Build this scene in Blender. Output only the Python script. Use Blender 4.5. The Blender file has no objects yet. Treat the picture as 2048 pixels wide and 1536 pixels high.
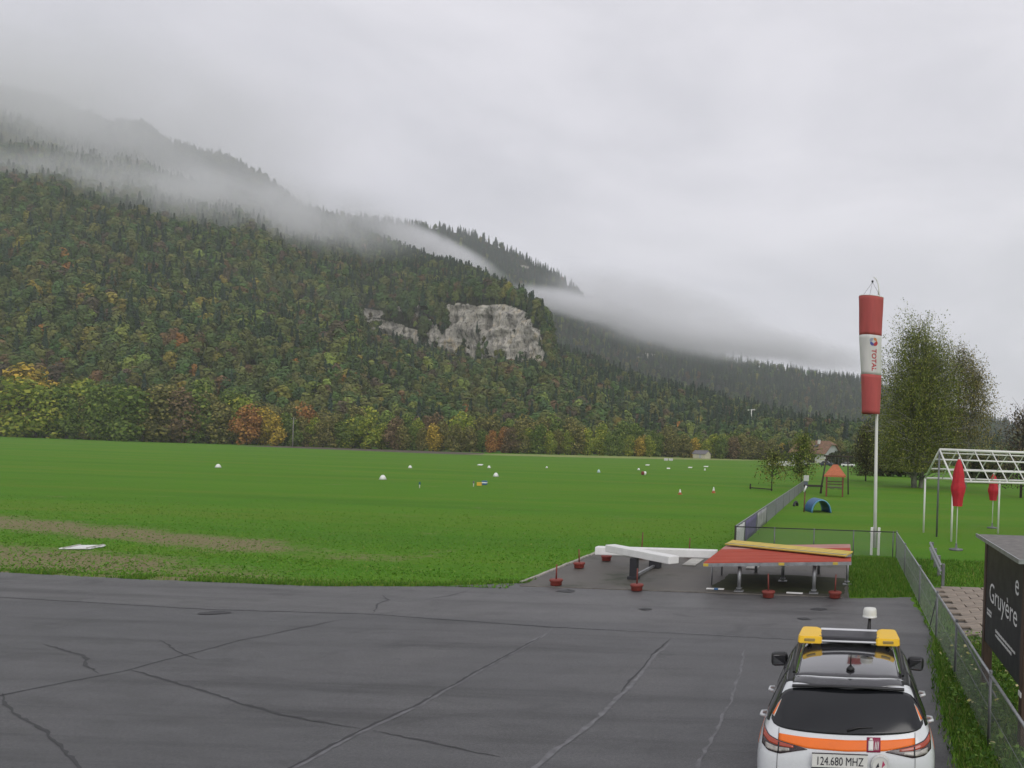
import bpy, bmesh, math, random
import numpy as np
from mathutils import Vector, Matrix
from mathutils.bvhtree import BVHTree

R = math.radians
random.seed(7)
RNG = np.random.default_rng(11)
SC = bpy.context.scene
COL = SC.collection

# ------------------------------------------------------------------ camera
cam_d = bpy.data.cameras.new("camera")
cam = bpy.data.objects.new("camera", cam_d)
COL.objects.link(cam)
cam_d.sensor_width = 36.0
cam_d.lens = 36.0 * 1600 / 2048
cam_d.shift_x = -0.3252          # the webcam's optical axis lies right of the frame's middle
cam_d.shift_y = 0.0679
cam_d.clip_start = 0.1
cam_d.clip_end = 20000
cam.location = (0, 0, 4.0)
cam.rotation_euler = (Matrix.Rotation(R(90), 3, 'X') @ Matrix.Rotation(R(2.0), 3, 'Z')).to_euler()
SC.camera = cam

# ------------------------------------------------------------------ sky, sun, exposure
SUN_EL, SUN_AZ = R(34), R(150)    # azimuth clockwise from +Y
world = bpy.data.worlds.new("World")
SC.world = world
world.use_nodes = True
wt = world.node_tree
wn, wl = wt.nodes, wt.links
wn.clear()
w_out = wn.new('ShaderNodeOutputWorld')
w_bg = wn.new('ShaderNodeBackground')
w_bg.inputs['Strength'].default_value = 0.1
w_sky = wn.new('ShaderNodeTexSky')
w_sky.sky_type = 'NISHITA'
w_sky.sun_disc = False
w_sky.sun_elevation = SUN_EL
w_sky.sun_rotation = SUN_AZ
w_tc = wn.new('ShaderNodeTexCoord')
w_map = wn.new('ShaderNodeMapping')
w_map.inputs['Scale'].default_value = (1.0, 1.0, 2.6)
w_n1 = wn.new('ShaderNodeTexNoise')
w_n1.inputs['Scale'].default_value = 2.3
w_n1.inputs['Detail'].default_value = 6
w_n1.inputs['Roughness'].default_value = 0.52
w_n1.inputs['Distortion'].default_value = 0.35
w_ramp = wn.new('ShaderNodeValToRGB')
w_ramp.color_ramp.elements[0].position = 0.34
w_ramp.color_ramp.elements[0].color = (7.0, 6.9, 7.5, 1)
w_ramp.color_ramp.elements[1].position = 0.66
w_ramp.color_ramp.elements[1].color = (9.4, 9.15, 9.8, 1)
w_mix = wn.new('ShaderNodeMixRGB')
w_mix.inputs['Fac'].default_value = 0.93
wl.new(w_tc.outputs['Generated'], w_map.inputs['Vector'])
wl.new(w_map.outputs['Vector'], w_n1.inputs['Vector'])
wl.new(w_n1.outputs['Fac'], w_ramp.inputs['Fac'])
wl.new(w_sky.outputs['Color'], w_mix.inputs['Color1'])
wl.new(w_ramp.outputs['Color'], w_mix.inputs['Color2'])
wl.new(w_mix.outputs['Color'], w_bg.inputs['Color'])
wl.new(w_bg.outputs['Background'], w_out.inputs['Surface'])

sun_d = bpy.data.lights.new("sun", 'SUN')
sun_d.energy = 1.25
sun_d.angle = R(40)
sun_d.color = (1.0, 0.97, 0.93)
sun = bpy.data.objects.new("sun", sun_d)
COL.objects.link(sun)
sd = Vector((math.sin(SUN_AZ) * math.cos(SUN_EL), math.cos(SUN_AZ) * math.cos(SUN_EL), math.sin(SUN_EL)))
sun.rotation_euler = sd.to_track_quat('Z', 'Y').to_euler()

SC.view_settings.view_transform = 'Standard'
SC.view_settings.look = 'None'
SC.view_settings.exposure = 0.0
SC.view_settings.gamma = 1.0
SC.view_settings.use_curve_mapping = False
SC.render.engine = 'CYCLES'
cy = SC.cycles
cy.use_denoising = True
cy.max_bounces = 16
cy.diffuse_bounces = 2
cy.glossy_bounces = 3
cy.transmission_bounces = 4
cy.transparent_max_bounces = 8
cy.volume_bounces = 14
cy.volume_step_rate = 1.0
cy.volume_max_steps = 64
cy.use_adaptive_sampling = True
cy.adaptive_threshold = 0.015

# ------------------------------------------------------------------ helpers
def tag(o, label=None, cat=None, group=None, kind=None):
    if label: o['label'] = label
    if cat: o['category'] = cat
    if group: o['group'] = group
    if kind: o['kind'] = kind
    return o

def link(o, parent=None):
    COL.objects.link(o)
    if parent is not None: o.parent = parent
    return o

def thing(name, label, cat, loc=(0, 0, 0), rz=0.0, group=None):
    o = bpy.data.objects.new(name, None)
    o.empty_display_size = 0.2
    link(o)
    o.location = loc
    o.rotation_euler = (0, 0, rz)
    return tag(o, label, cat, group)

def copy_tree(src, loc=None, rz=None, label=None, group=None, scale=None, parent=None):
    c = src.copy()
    link(c)
    c.parent = parent
    if loc is not None: c.location = loc
    if rz is not None: c.rotation_euler = (0, 0, rz)
    if scale is not None: c.scale = (scale, scale, scale) if not hasattr(scale, '__len__') else scale
    if label: c['label'] = label
    if group: c['group'] = group
    for ch in list(src.children):
        copy_tree(ch, parent=c)
    return c

MATS = {}
def mat(name, col, rough=0.7, var=0.15, scale=6.0, metal=0.0, spec=0.5, bump=0.0, col2=None, trans=None, detail=5.0, stretch=None, coords='Object', dirt=None, coat=0.0):
    if name in MATS: return MATS[name]
    m = bpy.data.materials.new(name)
    m.use_nodes = True
    nt = m.node_tree
    n, l = nt.nodes, nt.links
    b = n['Principled BSDF']
    b.inputs['Roughness'].default_value = rough
    b.inputs['Metallic'].default_value = metal
    b.inputs['Specular IOR Level'].default_value = spec
    b.inputs['Coat Weight'].default_value = coat
    b.inputs['Coat Roughness'].default_value = 0.04
    tc = n.new('ShaderNodeTexCoord')
    mp = n.new('ShaderNodeMapping')
    if stretch: mp.inputs['Scale'].default_value = stretch
    l.new(tc.outputs[coords], mp.inputs['Vector'])
    nz = n.new('ShaderNodeTexNoise')
    nz.inputs['Scale'].default_value = scale
    nz.inputs['Detail'].default_value = detail
    nz.inputs['Roughness'].default_value = 0.6
    l.new(mp.outputs['Vector'], nz.inputs['Vector'])
    rp = n.new('ShaderNodeValToRGB')
    c1 = [max(0, c * (1 - var)) for c in col]
    c2 = [min(1, c * (1 + var)) for c in col] if col2 is None else col2
    if col2 is not None: c1 = col
    rp.color_ramp.elements[0].position = 0.32
    rp.color_ramp.elements[1].position = 0.68
    rp.color_ramp.elements[0].color = (*c1, 1)
    rp.color_ramp.elements[1].color = (*c2, 1)
    l.new(nz.outputs['Fac'], rp.inputs['Fac'])
    src = rp.outputs['Color']
    if dirt:
        dn = n.new('ShaderNodeTexNoise')
        dn.inputs['Scale'].default_value = dirt[1]
        dn.inputs['Detail'].default_value = 6
        dn.inputs['Roughness'].default_value = 0.7
        l.new(tc.outputs[coords], dn.inputs['Vector'])
        dr = n.new('ShaderNodeValToRGB')
        dr.color_ramp.elements[0].position = dirt[2]
        dr.color_ramp.elements[1].position = min(1, dirt[2] + 0.15)
        l.new(dn.outputs['Fac'], dr.inputs['Fac'])
        mx = n.new('ShaderNodeMixRGB')
        l.new(dr.outputs['Color'], mx.inputs['Fac'])
        l.new(src, mx.inputs['Color1'])
        mx.inputs['Color2'].default_value = (*dirt[0], 1)
        src = mx.outputs['Color']
    l.new(src, b.inputs['Base Color'])
    rr = n.new('ShaderNodeMapRange')
    rr.inputs['To Min'].default_value = max(0.02, rough - 0.12 * min(1, rough * 3))
    rr.inputs['To Max'].default_value = min(1, rough + 0.12 * min(1, rough * 3))
    l.new(nz.outputs['Fac'], rr.inputs['Value'])
    l.new(rr.outputs['Result'], b.inputs['Roughness'])
    if bump:
        bp = n.new('ShaderNodeBump')
        bp.inputs['Strength'].default_value = bump
        bp.inputs['Distance'].default_value = 0.02
        l.new(nz.outputs['Fac'], bp.inputs['Height'])
        l.new(bp.outputs['Normal'], b.inputs['Normal'])
    MATS[name] = m
    return m

class MB:
    """collects shapes, build() links them as ONE mesh object"""
    def __init__(s):
        s.v, s.f, s.sm = [], [], []
    def add(s, vs, fs, smooth=False):
        o = len(s.v)
        s.v += [tuple(v) for v in vs]
        for f in fs:
            s.f.append(tuple(i + o for i in f))
            s.sm.append(smooth)
        return s
    def box(s, c, size, rot=None, taper=1.0):
        hx, hy, hz = [d / 2 for d in size]
        vs = []
        for z, k in ((-hz, 1.0), (hz, taper)):
            for x, y in ((-hx, -hy), (hx, -hy), (hx, hy), (-hx, hy)):
                vs.append(Vector((x * k, y * k, z)))
        if rot is not None:
            m = rot if isinstance(rot, Matrix) else Matrix.Rotation(rot, 3, 'Z')
            vs = [m @ v for v in vs]
        vs = [v + Vector(c) for v in vs]
        return s.add(vs, [(0, 3, 2, 1), (4, 5, 6, 7), (0, 1, 5, 4), (1, 2, 6, 5), (2, 3, 7, 6), (3, 0, 4, 7)])
    def bbox(s, c, size, rot=None, b=0.01):
        """box with chamfered edges"""
        bm = bmesh.new()
        bmesh.ops.create_cube(bm, size=1.0)
        for v in bm.verts: v.co = Vector((v.co.x * size[0], v.co.y * size[1], v.co.z * size[2]))
        bmesh.ops.bevel(bm, geom=list(bm.edges), offset=b, segments=2, affect='EDGES', profile=0.5)
        m = Matrix.Identity(3) if rot is None else (rot if isinstance(rot, Matrix) else Matrix.Rotation(rot, 3, 'Z'))
        bm.verts.index_update()
        vs = [m @ v.co + Vector(c) for v in bm.verts]
        fs = [[v.index for v in f.verts] for f in bm.faces]
        bm.free()
        return s.add(vs, fs)
    def tube(s, pts, rad, n=8, cap=True, smooth=True):
        pts = [Vector(p) for p in pts]
        if not hasattr(rad, '__len__'): rad = [rad] * len(pts)
        vs, fs = [], []
        up = None
        for i, p in enumerate(pts):
            d = (pts[min(i + 1, len(pts) - 1)] - pts[max(i - 1, 0)]).normalized()
            if up is None:
                up = d.orthogonal().normalized()
            up = (up - d * up.dot(d))
            up = up.normalized() if up.length > 1e-6 else d.orthogonal().normalized()
            si = d.cross(up)
            for k in range(n):
                a = 2 * math.pi * (k + 0.5) / n
                vs.append(p + (up * math.cos(a) + si * math.sin(a)) * rad[i])
        for i in range(len(pts) - 1):
            for k in range(n):
                fs.append((i * n + k, i * n + (k + 1) % n, (i + 1) * n + (k + 1) % n, (i + 1) * n + k))
        s.add(vs, fs, smooth)
        if cap:
            o = len(s.v) - len(vs)
            s.f.append(tuple(o + k for k in reversed(range(n)))); s.sm.append(False)
            s.f.append(tuple(o + (len(pts) - 1) * n + k for k in range(n))); s.sm.append(False)
        return s
    def bar(s, a, b, w, h=None, up=(0, 0, 1)):
        """rectangular bar from a to b"""
        a, b = Vector(a), Vector(b)
        h = h or w
        d = (b - a).normalized()
        u = Vector(up)
        si = d.cross(u)
        if si.length < 1e-5: si = d.orthogonal()
        si.normalize()
        u = si.cross(d).normalized()
        vs = []
        for p in (a, b):
            for x, y in ((-1, -1), (1, -1), (1, 1), (-1, 1)):
                vs.append(p + si * (x * w / 2) + u * (y * h / 2))
        return s.add(vs, [(0, 1, 2, 3), (7, 6, 5, 4), (0, 4, 5, 1), (1, 5, 6, 2), (2, 6, 7, 3), (3, 7, 4, 0)])
    def lathe(s, prof, n=16, c=(0, 0, 0), smooth=True, cap=True):
        vs, fs = [], []
        for r, z in prof:
            for k in range(n):
                a = 2 * math.pi * k / n
                vs.append((c[0] + r * math.cos(a), c[1] + r * math.sin(a), c[2] + z))
        for i in range(len(prof) - 1):
            for k in range(n):
                fs.append((i * n + k, i * n + (k + 1) % n, (i + 1) * n + (k + 1) % n, (i + 1) * n + k))
        if cap:
            fs.append(tuple(reversed(range(n))))
            fs.append(tuple((len(prof) - 1) * n + k for k in range(n)))
        return s.add(vs, fs, smooth)
    def poly(s, pts, z0, z1):
        """prism from a polygon (counter-clockwise)"""
        n = len(pts)
        vs = [(p[0], p[1], z0) for p in pts] + [(p[0], p[1], z1) for p in pts]
        fs = [tuple(reversed(range(n))), tuple(range(n, 2 * n))]
        fs += [(i, (i + 1) % n, n + (i + 1) % n, n + i) for i in range(n)]
        return s.add(vs, fs)
    def mesh(s, name, m):
        me = bpy.data.meshes.new(name)
        me.from_pydata(s.v, [], s.f)
        me.polygons.foreach_set('use_smooth', s.sm)
        if m is not None: me.materials.append(m)
        me.update()
        return me
    def build(s, name, m, parent=None, loc=None, rz=None):
        o = bpy.data.objects.new(name, s.mesh(name, m))
        link(o, parent)
        if loc is not None: o.location = loc
        if rz is not None: o.rotation_euler = (0, 0, rz)
        return o

def np_mesh(name, V, F, m, attrs=None, smooth=False):
    """fast mesh from arrays; F is (M,4) or (M,3)"""
    me = bpy.data.meshes.new(name)
    V = np.asarray(V, np.float32); F = np.asarray(F, np.int32)
    k = F.shape[1]
    me.vertices.add(len(V)); me.vertices.foreach_set('co', V.ravel())
    me.loops.add(F.size); me.loops.foreach_set('vertex_index', F.ravel())
    me.polygons.add(len(F))
    me.polygons.foreach_set('loop_start', np.arange(0, F.size, k, dtype=np.int32))
    me.polygons.foreach_set('use_smooth', np.full(len(F), smooth))
    for an, (dom, typ, data) in (attrs or {}).items():
        a = me.attributes.new(an, typ, dom)
        data = np.asarray(data, np.float32)
        a.data.foreach_set('color' if 'COLOR' in typ else ('vector' if typ == 'FLOAT_VECTOR' else 'value'), data.ravel())
    me.update(calc_edges=True)
    me.validate()
    if m is not None: me.materials.append(m)
    return me

def hash3(ix, iy, iz, seed=0):
    n = (ix * 374761393 + iy * 668265263 + iz * 2147483647 + seed * 974634777) & 0xffffffff
    n = ((n ^ (n >> 13)) * 1274126177) & 0xffffffff
    return ((n ^ (n >> 16)) & 0xffff) / 65535.0

def vnoise(x, y, z, seed=0):
    x, y, z = [np.asarray(a, float) for a in (x, y, z)]
    ix, iy, iz = [np.floor(a).astype(np.int64) for a in (x, y, z)]
    fx, fy, fz = x - ix, y - iy, z - iz
    fx, fy, fz = [t * t * (3 - 2 * t) for t in (fx, fy, fz)]
    r = 0
    for dx in (0, 1):
        for dy in (0, 1):
            for dz in (0, 1):
                w = (fx if dx else 1 - fx) * (fy if dy else 1 - fy) * (fz if dz else 1 - fz)
                r = r + w * hash3(ix + dx, iy + dy, iz + dz, seed)
    return r

def fbm(x, y, z=0.0, oct=4, seed=0):
    z = np.asarray(z, float) + np.zeros_like(np.asarray(x, float))
    s, a, t = 0, 1.0, 0
    for o in range(oct):
        s = s + a * vnoise(x * 2 ** o, y * 2 ** o, z * 2 ** o, seed + o)
        t += a; a *= 0.5
    return s / t          # 0..1

# ------------------------------------------------------------------ ground
def node_mat(name):
    m = bpy.data.materials.new(name)
    m.use_nodes = True
    n, l = m.node_tree.nodes, m.node_tree.links
    return m, n, l, n['Principled BSDF']

def nnoise(n, l, vec, scale, detail=5, rough=0.6, dist=0.0, sc=None):
    if sc is not None:
        mp = n.new('ShaderNodeMapping'); mp.inputs['Scale'].default_value = sc
        l.new(vec, mp.inputs['Vector']); vec = mp.outputs['Vector']
    t = n.new('ShaderNodeTexNoise')
    t.inputs['Scale'].default_value = scale; t.inputs['Detail'].default_value = detail
    t.inputs['Roughness'].default_value = rough; t.inputs['Distortion'].default_value = dist
    l.new(vec, t.inputs['Vector'])
    return t.outputs['Fac']

def nramp(n, l, fac, stops):
    r = n.new('ShaderNodeValToRGB')
    e = r.color_ramp.elements
    while len(e) < len(stops): e.new(0.5)
    for k, (p, c) in enumerate(stops):
        e[k].position = p
        e[k].color = (*c, 1) if hasattr(c, '__len__') else (c, c, c, 1)
    l.new(fac, r.inputs['Fac'])
    return r.outputs['Color']

def nmix(n, l, fac, a, b, typ='MIX'):
    x = n.new('ShaderNodeMixRGB'); x.blend_type = typ
    for s, v in (('Fac', fac), ('Color1', a), ('Color2', b)):
        if isinstance(v, (int, float)): x.inputs[s].default_value = v
        elif isinstance(v, tuple): x.inputs[s].default_value = (*v, 1)
        else: l.new(v, x.inputs[s])
    return x.outputs['Color']

def nmath(n, l, op, a, b=None, clamp=False):
    x = n.new('ShaderNodeMath'); x.operation = op; x.use_clamp = clamp
    for k, v in ((0, a), (1, b)):
        if v is None: continue
        if isinstance(v, (int, float)): x.inputs[k].default_value = v
        else: l.new(v, x.inputs[k])
    return x.outputs[0]

def pos_nodes(n, l):
    g = n.new('ShaderNodeNewGeometry')
    s = n.new('ShaderNodeSeparateXYZ')
    l.new(g.outputs['Position'], s.inputs[0])
    return g.outputs['Position'], s.outputs

# grass: mown airfield turf, two worn bands with bare soil near the apron
m_grass, n, l, b = node_mat('turf')
P, S = pos_nodes(n, l)
big = nnoise(n, l, P, 0.035, 5, 0.6, sc=(0.8, 2.6, 1))
strk = nnoise(n, l, P, 0.11, 4, 0.6, 0.3, sc=(0.12, 1.6, 1))
mid = nnoise(n, l, P, 0.6, 5, 0.65, sc=(0.6, 1.3, 1))
fine = nnoise(n, l, P, 9.0, 4, 0.75)
base = nramp(n, l, big, [(0.25, (0.062, 0.180, 0.010)), (0.5, (0.078, 0.212, 0.013)), (0.78, (0.112, 0.225, 0.017))])
c = nmix(n, l, nramp(n, l, mid, [(0.35, 0.0), (0.75, 0.55)]), base, (0.115, 0.195, 0.017))
c = nmix(n, l, nramp(n, l, strk, [(0.48, 0.0), (0.72, 0.5)]), c, (0.150, 0.200, 0.024))
c = nmix(n, l, nramp(n, l, strk, [(0.25, 0.45), (0.42, 0.0)]), c, (0.052, 0.145, 0.013))
c = nmix(n, l, 0.6, c, nramp(n, l, fine, [(0.2, 0.45), (0.5, 1.0), (0.8, 1.5)]), 'MULTIPLY')
def band(y0, slope, x0, half):
    yy = nmath(n, l, 'SUBTRACT', S[1], nmath(n, l, 'ADD', nmath(n, l, 'MULTIPLY', nmath(n, l, 'ADD', S[0], -x0), slope), y0))
    d = nmath(n, l, 'DIVIDE', nmath(n, l, 'ABSOLUTE', yy), half)
    return nmath(n, l, 'SUBTRACT', 1.0, d, True)
b1 = band(30.9, -0.33, -28.7, 2.4)
b2 = band(23.7, -0.22, -23.5, 2.9)
bx = nmath(n, l, 'MULTIPLY', nmath(n, l, 'MAXIMUM', b1, b2), nmath(n, l, 'MULTIPLY', nmath(n, l, 'SUBTRACT', -12.5, S[0]), 0.10, True), True)
wn_ = nmath(n, l, 'ADD', nmath(n, l, 'MULTIPLY', nnoise(n, l, P, 3.4, 5, 0.75, sc=(0.7, 1, 1)), 0.6), nmath(n, l, 'MULTIPLY', nnoise(n, l, P, 0.3, 4, 0.6), 0.62))
worn = nramp(n, l, nmath(n, l, 'ADD', nmath(n, l, 'MULTIPLY', bx, 0.34), nmath(n, l, 'MULTIPLY', wn_, 0.74)), [(0.52, 0.0), (0.68, 1.0)])
soil = nramp(n, l, fine, [(0.25, (0.12, 0.09, 0.05)), (0.7, (0.32, 0.26, 0.16))])
c = nmix(n, l, nmath(n, l, 'MULTIPLY', worn, 0.85), c, soil)
l.new(c, b.inputs['Base Color'])
b.inputs['Roughness'].default_value = 0.9
b.inputs['Specular IOR Level'].default_value = 0.1
bp = n.new('ShaderNodeBump'); bp.inputs['Strength'].default_value = 0.9; bp.inputs['Distance'].default_value = 0.06
l.new(fine, bp.inputs['Height']); l.new(bp.outputs['Normal'], b.inputs['Normal'])

g = MB()
g.add([(-7000, -3000, 0), (7000, -3000, 0), (7000, 11000, 0), (-7000, 11000, 0)], [(0, 1, 2, 3)])
ground = tag(g.build('ground', m_grass), 'mown green airfield turf across the valley floor', None, None, 'structure')
# ------------------------------------------------------------------ leaf shapes
def leaf_mat(name, tint_attr=None, cols=((0.3, (0.045, 0.075, 0.02)), (0.7, (0.09, 0.11, 0.03)))):
    m, n, l, b = node_mat(name)
    g_ = n.new('ShaderNodeNewGeometry')
    var = nramp(n, l, g_.outputs['Random Per Island'], [(0.0, 0.78), (0.5, 1.0), (1.0, 1.25)] if tint_attr else [(0.0, 0.6), (0.5, 1.0), (1.0, 1.45)])
    if tint_attr:
        a = n.new('ShaderNodeAttribute'); a.attribute_type = tint_attr; a.attribute_name = 'tint'
        col = a.outputs['Color']
    else:
        col = nramp(n, l, g_.outputs['Random Per Island'], cols)
    c = nmix(n, l, 1.0, col, var, 'MULTIPLY')
    l.new(c, b.inputs['Base Color'])
    b.inputs['Roughness'].default_value = 0.8
    b.inputs['Specular IOR Level'].default_value = 0.15
    if tint_attr: return m
    tr = n.new('ShaderNodeBsdfTranslucent')
    l.new(c, tr.inputs['Color'])
    mx = n.new('ShaderNodeMixShader'); mx.inputs['Fac'].default_value = 0.25
    l.new(b.outputs['BSDF'], mx.inputs[1]); l.new(tr.outputs['BSDF'], mx.inputs[2])
    l.new(mx.outputs['Shader'], n['Material Output'].inputs['Surface'])
    return m

def quads(C, N, size, rng, aspect=1.0, droop=None):
    """leaf-clump quads at centres C with normals N"""
    k = len(C)
    N = N / (np.linalg.norm(N, axis=1, keepdims=True) + 1e-9)
    t = rng.normal(size=(k, 3))
    if droop is not None:
        t = t * (1 - droop) + np.array([0, 0, -1.0]) * droop * 2
    t = t - N * (t * N).sum(1, keepdims=True)
    t /= np.linalg.norm(t, axis=1, keepdims=True) + 1e-9
    bt = np.cross(N, t)
    s = (size * rng.uniform(0.6, 1.4, k))[:, None]
    a = s * aspect
    j = lambda: rng.uniform(0.6, 1.25, (k, 1))
    V = np.stack([C + t * s * j(), C + bt * a * j(), C - t * s * j(), C - bt * a * j()], 1).reshape(-1, 3)
    F = np.arange(4 * k).reshape(k, 4)
    return V, F

def lobed_crown(rng, h0, h1, rad, n, size, lobes=7, radial=0.75, zlo=0.2):
    """leafy crown between heights h0 and h1, made of uneven lobes"""
    H_ = h1 - h0
    cs, rs = [], []
    for i in range(lobes):
        z = h0 + H_ * (zlo + (0.88 - zlo) * (i + 0.5) / lobes)
        a = rng.uniform(0, 2 * np.pi)
        k = 1 - abs((z - h0) / H_ - 0.42) * 1.15
        d = rad * 0.5 * k * rng.uniform(0.4, 1.2)
        cs.append((d * np.cos(a), d * np.sin(a), z)); rs.append(rad * (0.42 + 0.3 * k) * rng.uniform(0.75, 1.1))
    cs, rs = np.array(cs), np.array(rs)
    rs = np.minimum(rs, np.minimum(cs[:, 2] - h0 * 0.6 + 0.3, h1 - cs[:, 2] + 0.12 * H_))
    idx = rng.choice(lobes, n, p=rs ** 2 / (rs ** 2).sum())
    d = rng.normal(size=(n, 3)); d /= np.linalg.norm(d, axis=1, keepdims=True)
    rr = rs[idx] * (rng.uniform(0.35, 1.0, n) ** 0.4)
    rr *= 0.82 + 0.36 * vnoise(d[:, 0] * 3 + idx * 7, d[:, 1] * 3, d[:, 2] * 3, 3)
    C = cs[idx] + d * rr[:, None] * np.array([1, 1, 0.95])
    N = d * radial + rng.normal(size=(n, 3)) * (1 - radial) * 0.9 + np.array([0, 0, 0.25])
    return quads(C, N, size, rng)

def conifer_crown(rng, h, rad, tiers, per, size):
    Cs, Ns = [], []
    for i in range(tiers):
        z = h * (0.1 + 0.9 * i / tiers)
        r = rad * (1 - i / tiers) ** 0.85 * rng.uniform(0.85, 1.15) + 0.12
        a = rng.uniform(0, 2 * np.pi, per)
        q = r * rng.uniform(0.35, 1.0, per)
        Cs.append(np.stack([q * np.cos(a), q * np.sin(a), z - 0.35 * q + rng.normal(0, 0.2, per)], 1))
        Ns.append(np.stack([np.cos(a), np.sin(a), np.full(per, 0.75)], 1) + rng.normal(0, 0.25, (per, 3)))
    C, N = np.concatenate(Cs), np.concatenate(Ns)
    s = size * (0.45 + 0.75 * (1 - C[:, 2] / h))
    return quads(C, N, s, rng, 0.8)

def add_trunk(V, F, h, r, n=6, lean=(0, 0)):
    a = np.arange(n) * 2 * np.pi / n
    rings = []
    for t in (0, 0.5, 1):
        rr = r * (1 - 0.75 * t)
        rings.append(np.stack([rr * np.cos(a) + lean[0] * t, rr * np.sin(a) + lean[1] * t, np.full(n, h * t)], 1))
    TV = np.concatenate(rings); TF = []
    for i in range(2):
        for k in range(n):
            TF.append((i * n + k, i * n + (k + 1) % n, (i + 1) * n + (k + 1) % n, (i + 1) * n + k))
    return np.concatenate([V, TV]), np.concatenate([F, np.array(TF) + len(V)])

M_FOREST = leaf_mat('forest_leaves', 'INSTANCER')

# ------------------------------------------------------------------ mountains
CAMH = 4.0
cr, sr = math.cos(R(2.0)), math.sin(R(2.0))
def at_depth(px, py, Z):
    """a surveyed point: bearing and elevation read from the photograph, Z metres along the valley"""
    a, e = (px - 1690) / 1600.0, (907 - py) / 1600.0
    return np.array([(a * cr - e * sr) * Z, Z, CAMH + (a * sr + e * cr) * Z])

def loft(name, cols, rows, noise_amp, cliff=None, seed=0):
    """mountain from surveyed columns: (px, base Z, ridge y, ridge Z); returns grid of points and rock mask"""
    pxs = np.arange(cols[0][0], cols[-1][0] + 1, 4.5)
    cp = np.array(cols, float)
    Zb, Yr, Zr = [np.interp(pxs, cp[:, 0], cp[:, k]) for k in (1, 2, 3)]
    base, ridge, c1, c2, wts = [], [], [], [], []
    for p, zb, yr, zr in zip(pxs, Zb, Yr, Zr):
        rp_ = at_depth(p, yr, zr); rp_[2] -= 13
        yb = 907 - 0
        bp_ = at_depth(p, 880 + (p - 1024) * 0.035, zb); bp_[2] = -3
        base.append(bp_); ridge.append(rp_)
        l1, l2 = bp_ + (rp_ - bp_) * 0.42, bp_ + (rp_ - bp_) * 0.52
        w = 0.0
        if cliff is not None:
            cl = np.array(cliff, float)
            if cl[0, 0] < p < cl[-1, 0]:
                w = min(1, (p - cl[0, 0]) / 25, (cl[-1, 0] - p) / 20)
                yb_, yt_ = np.interp(p, cl[:, 0], cl[:, 1]), np.interp(p, cl[:, 0], cl[:, 2])
                Z1 = zb + (zr - zb) * 0.50
                q1 = at_depth(p, yb_, Z1); q2 = at_depth(p, yt_, Z1 + 14)
                l1, l2 = l1 * (1 - w) + q1 * w, l2 * (1 - w) + q2 * w
        c1.append(l1); c2.append(l2); wts.append(w)
    base, ridge, c1, c2, wts = map(np.array, (base, ridge, c1, c2, wts))
    back = ridge + (ridge - base) * np.array([0.7, 0.7, 0]) ; back[:, 2] = ridge[:, 2] * 0.3
    G, W, Vp = [], [], []
    def seg(a, b_, n, v0, v1, end=False):
        for i in range(n + (1 if end else 0)):
            t = i / n
            G.append(a + (b_ - a) * t); Vp.append(v0 + (v1 - v0) * t)
            W.append(wts * min(1, 0.35 + 3.2 * t, 0.35 + 3.2 * (1 - t)) if (v0 == 0.42) else wts * 0)
    seg(base, c1, rows[0], 0, 0.42); seg(c1, c2, rows[1], 0.42, 0.52)
    seg(c2, ridge, rows[2], 0.52, 1.0); seg(ridge, back, rows[3], 1.0, 1.4, True)
    G = np.array(G); W = np.array(W); Vp = np.array(Vp)
    X, Y, Zc = G[..., 0], G[..., 1], G[..., 2]
    amp = np.minimum(1, Vp * 4)[:, None] * np.where(Vp > 0.97, 0.25, 1.0)[:, None]
    G[..., 2] += (fbm(X / 120, Y / 120, 0, 4, seed) - 0.5) * noise_amp * amp * (1 - W)
    # broken rock: ledges and clefts on the cliff
    cl_n = fbm(X / 9, Zc / 22, Y / 30, 4, seed + 5) - 0.5
    cl_l = fbm(X / 60, Zc / 5, 0, 3, seed + 9) - 0.5
    crag = 1 - np.abs(2 * fbm(X / 9, Zc / 34, Y / 60, 3, seed + 14) - 1)
    step = np.abs(((Zc + 6 * fbm(X / 40, Zc / 40, 0, 2, seed + 15)) / 11.0) % 1.0 - 0.5) * 2
    G[..., 1] += W * (cl_n * 22 + cl_l * 8 - crag * 17 + step * 1.2)
    edge = 0.55 * fbm(X / 24, Zc / 17, 0, 4, seed + 20) + 0.45 * fbm(X / 9, Zc / 8, 0, 3, seed + 22)
    edge = (edge - 0.5) * 2.3 + 0.5
    PX = pxs[None] + 0 * W
    tq = np.clip((Vp - 0.42) / 0.10, 0, 1)[:, None] + 0 * W
    patch = np.exp(-((PX - 845) / 62) ** 2 - ((tq - 0.55) / 0.22) ** 2)
    rock = np.clip((W * 1.0 - edge * 1.5 - patch * 0.9) * 6 + 0.1, 0, 1) * (W > 0.02)
    return pxs, G, rock, Vp

def grid_mesh(name, G, rock, m):
    nr, nc = G.shape[:2]
    i = np.arange(nr - 1)[:, None] * nc + np.arange(nc - 1)[None]
    F = np.stack([i, i + 1, i + 1 + nc, i + nc], -1).reshape(-1, 4)
    return np_mesh(name, G.reshape(-1, 3), F, m, {'rock': ('POINT', 'FLOAT', rock.ravel())}, False)

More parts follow.
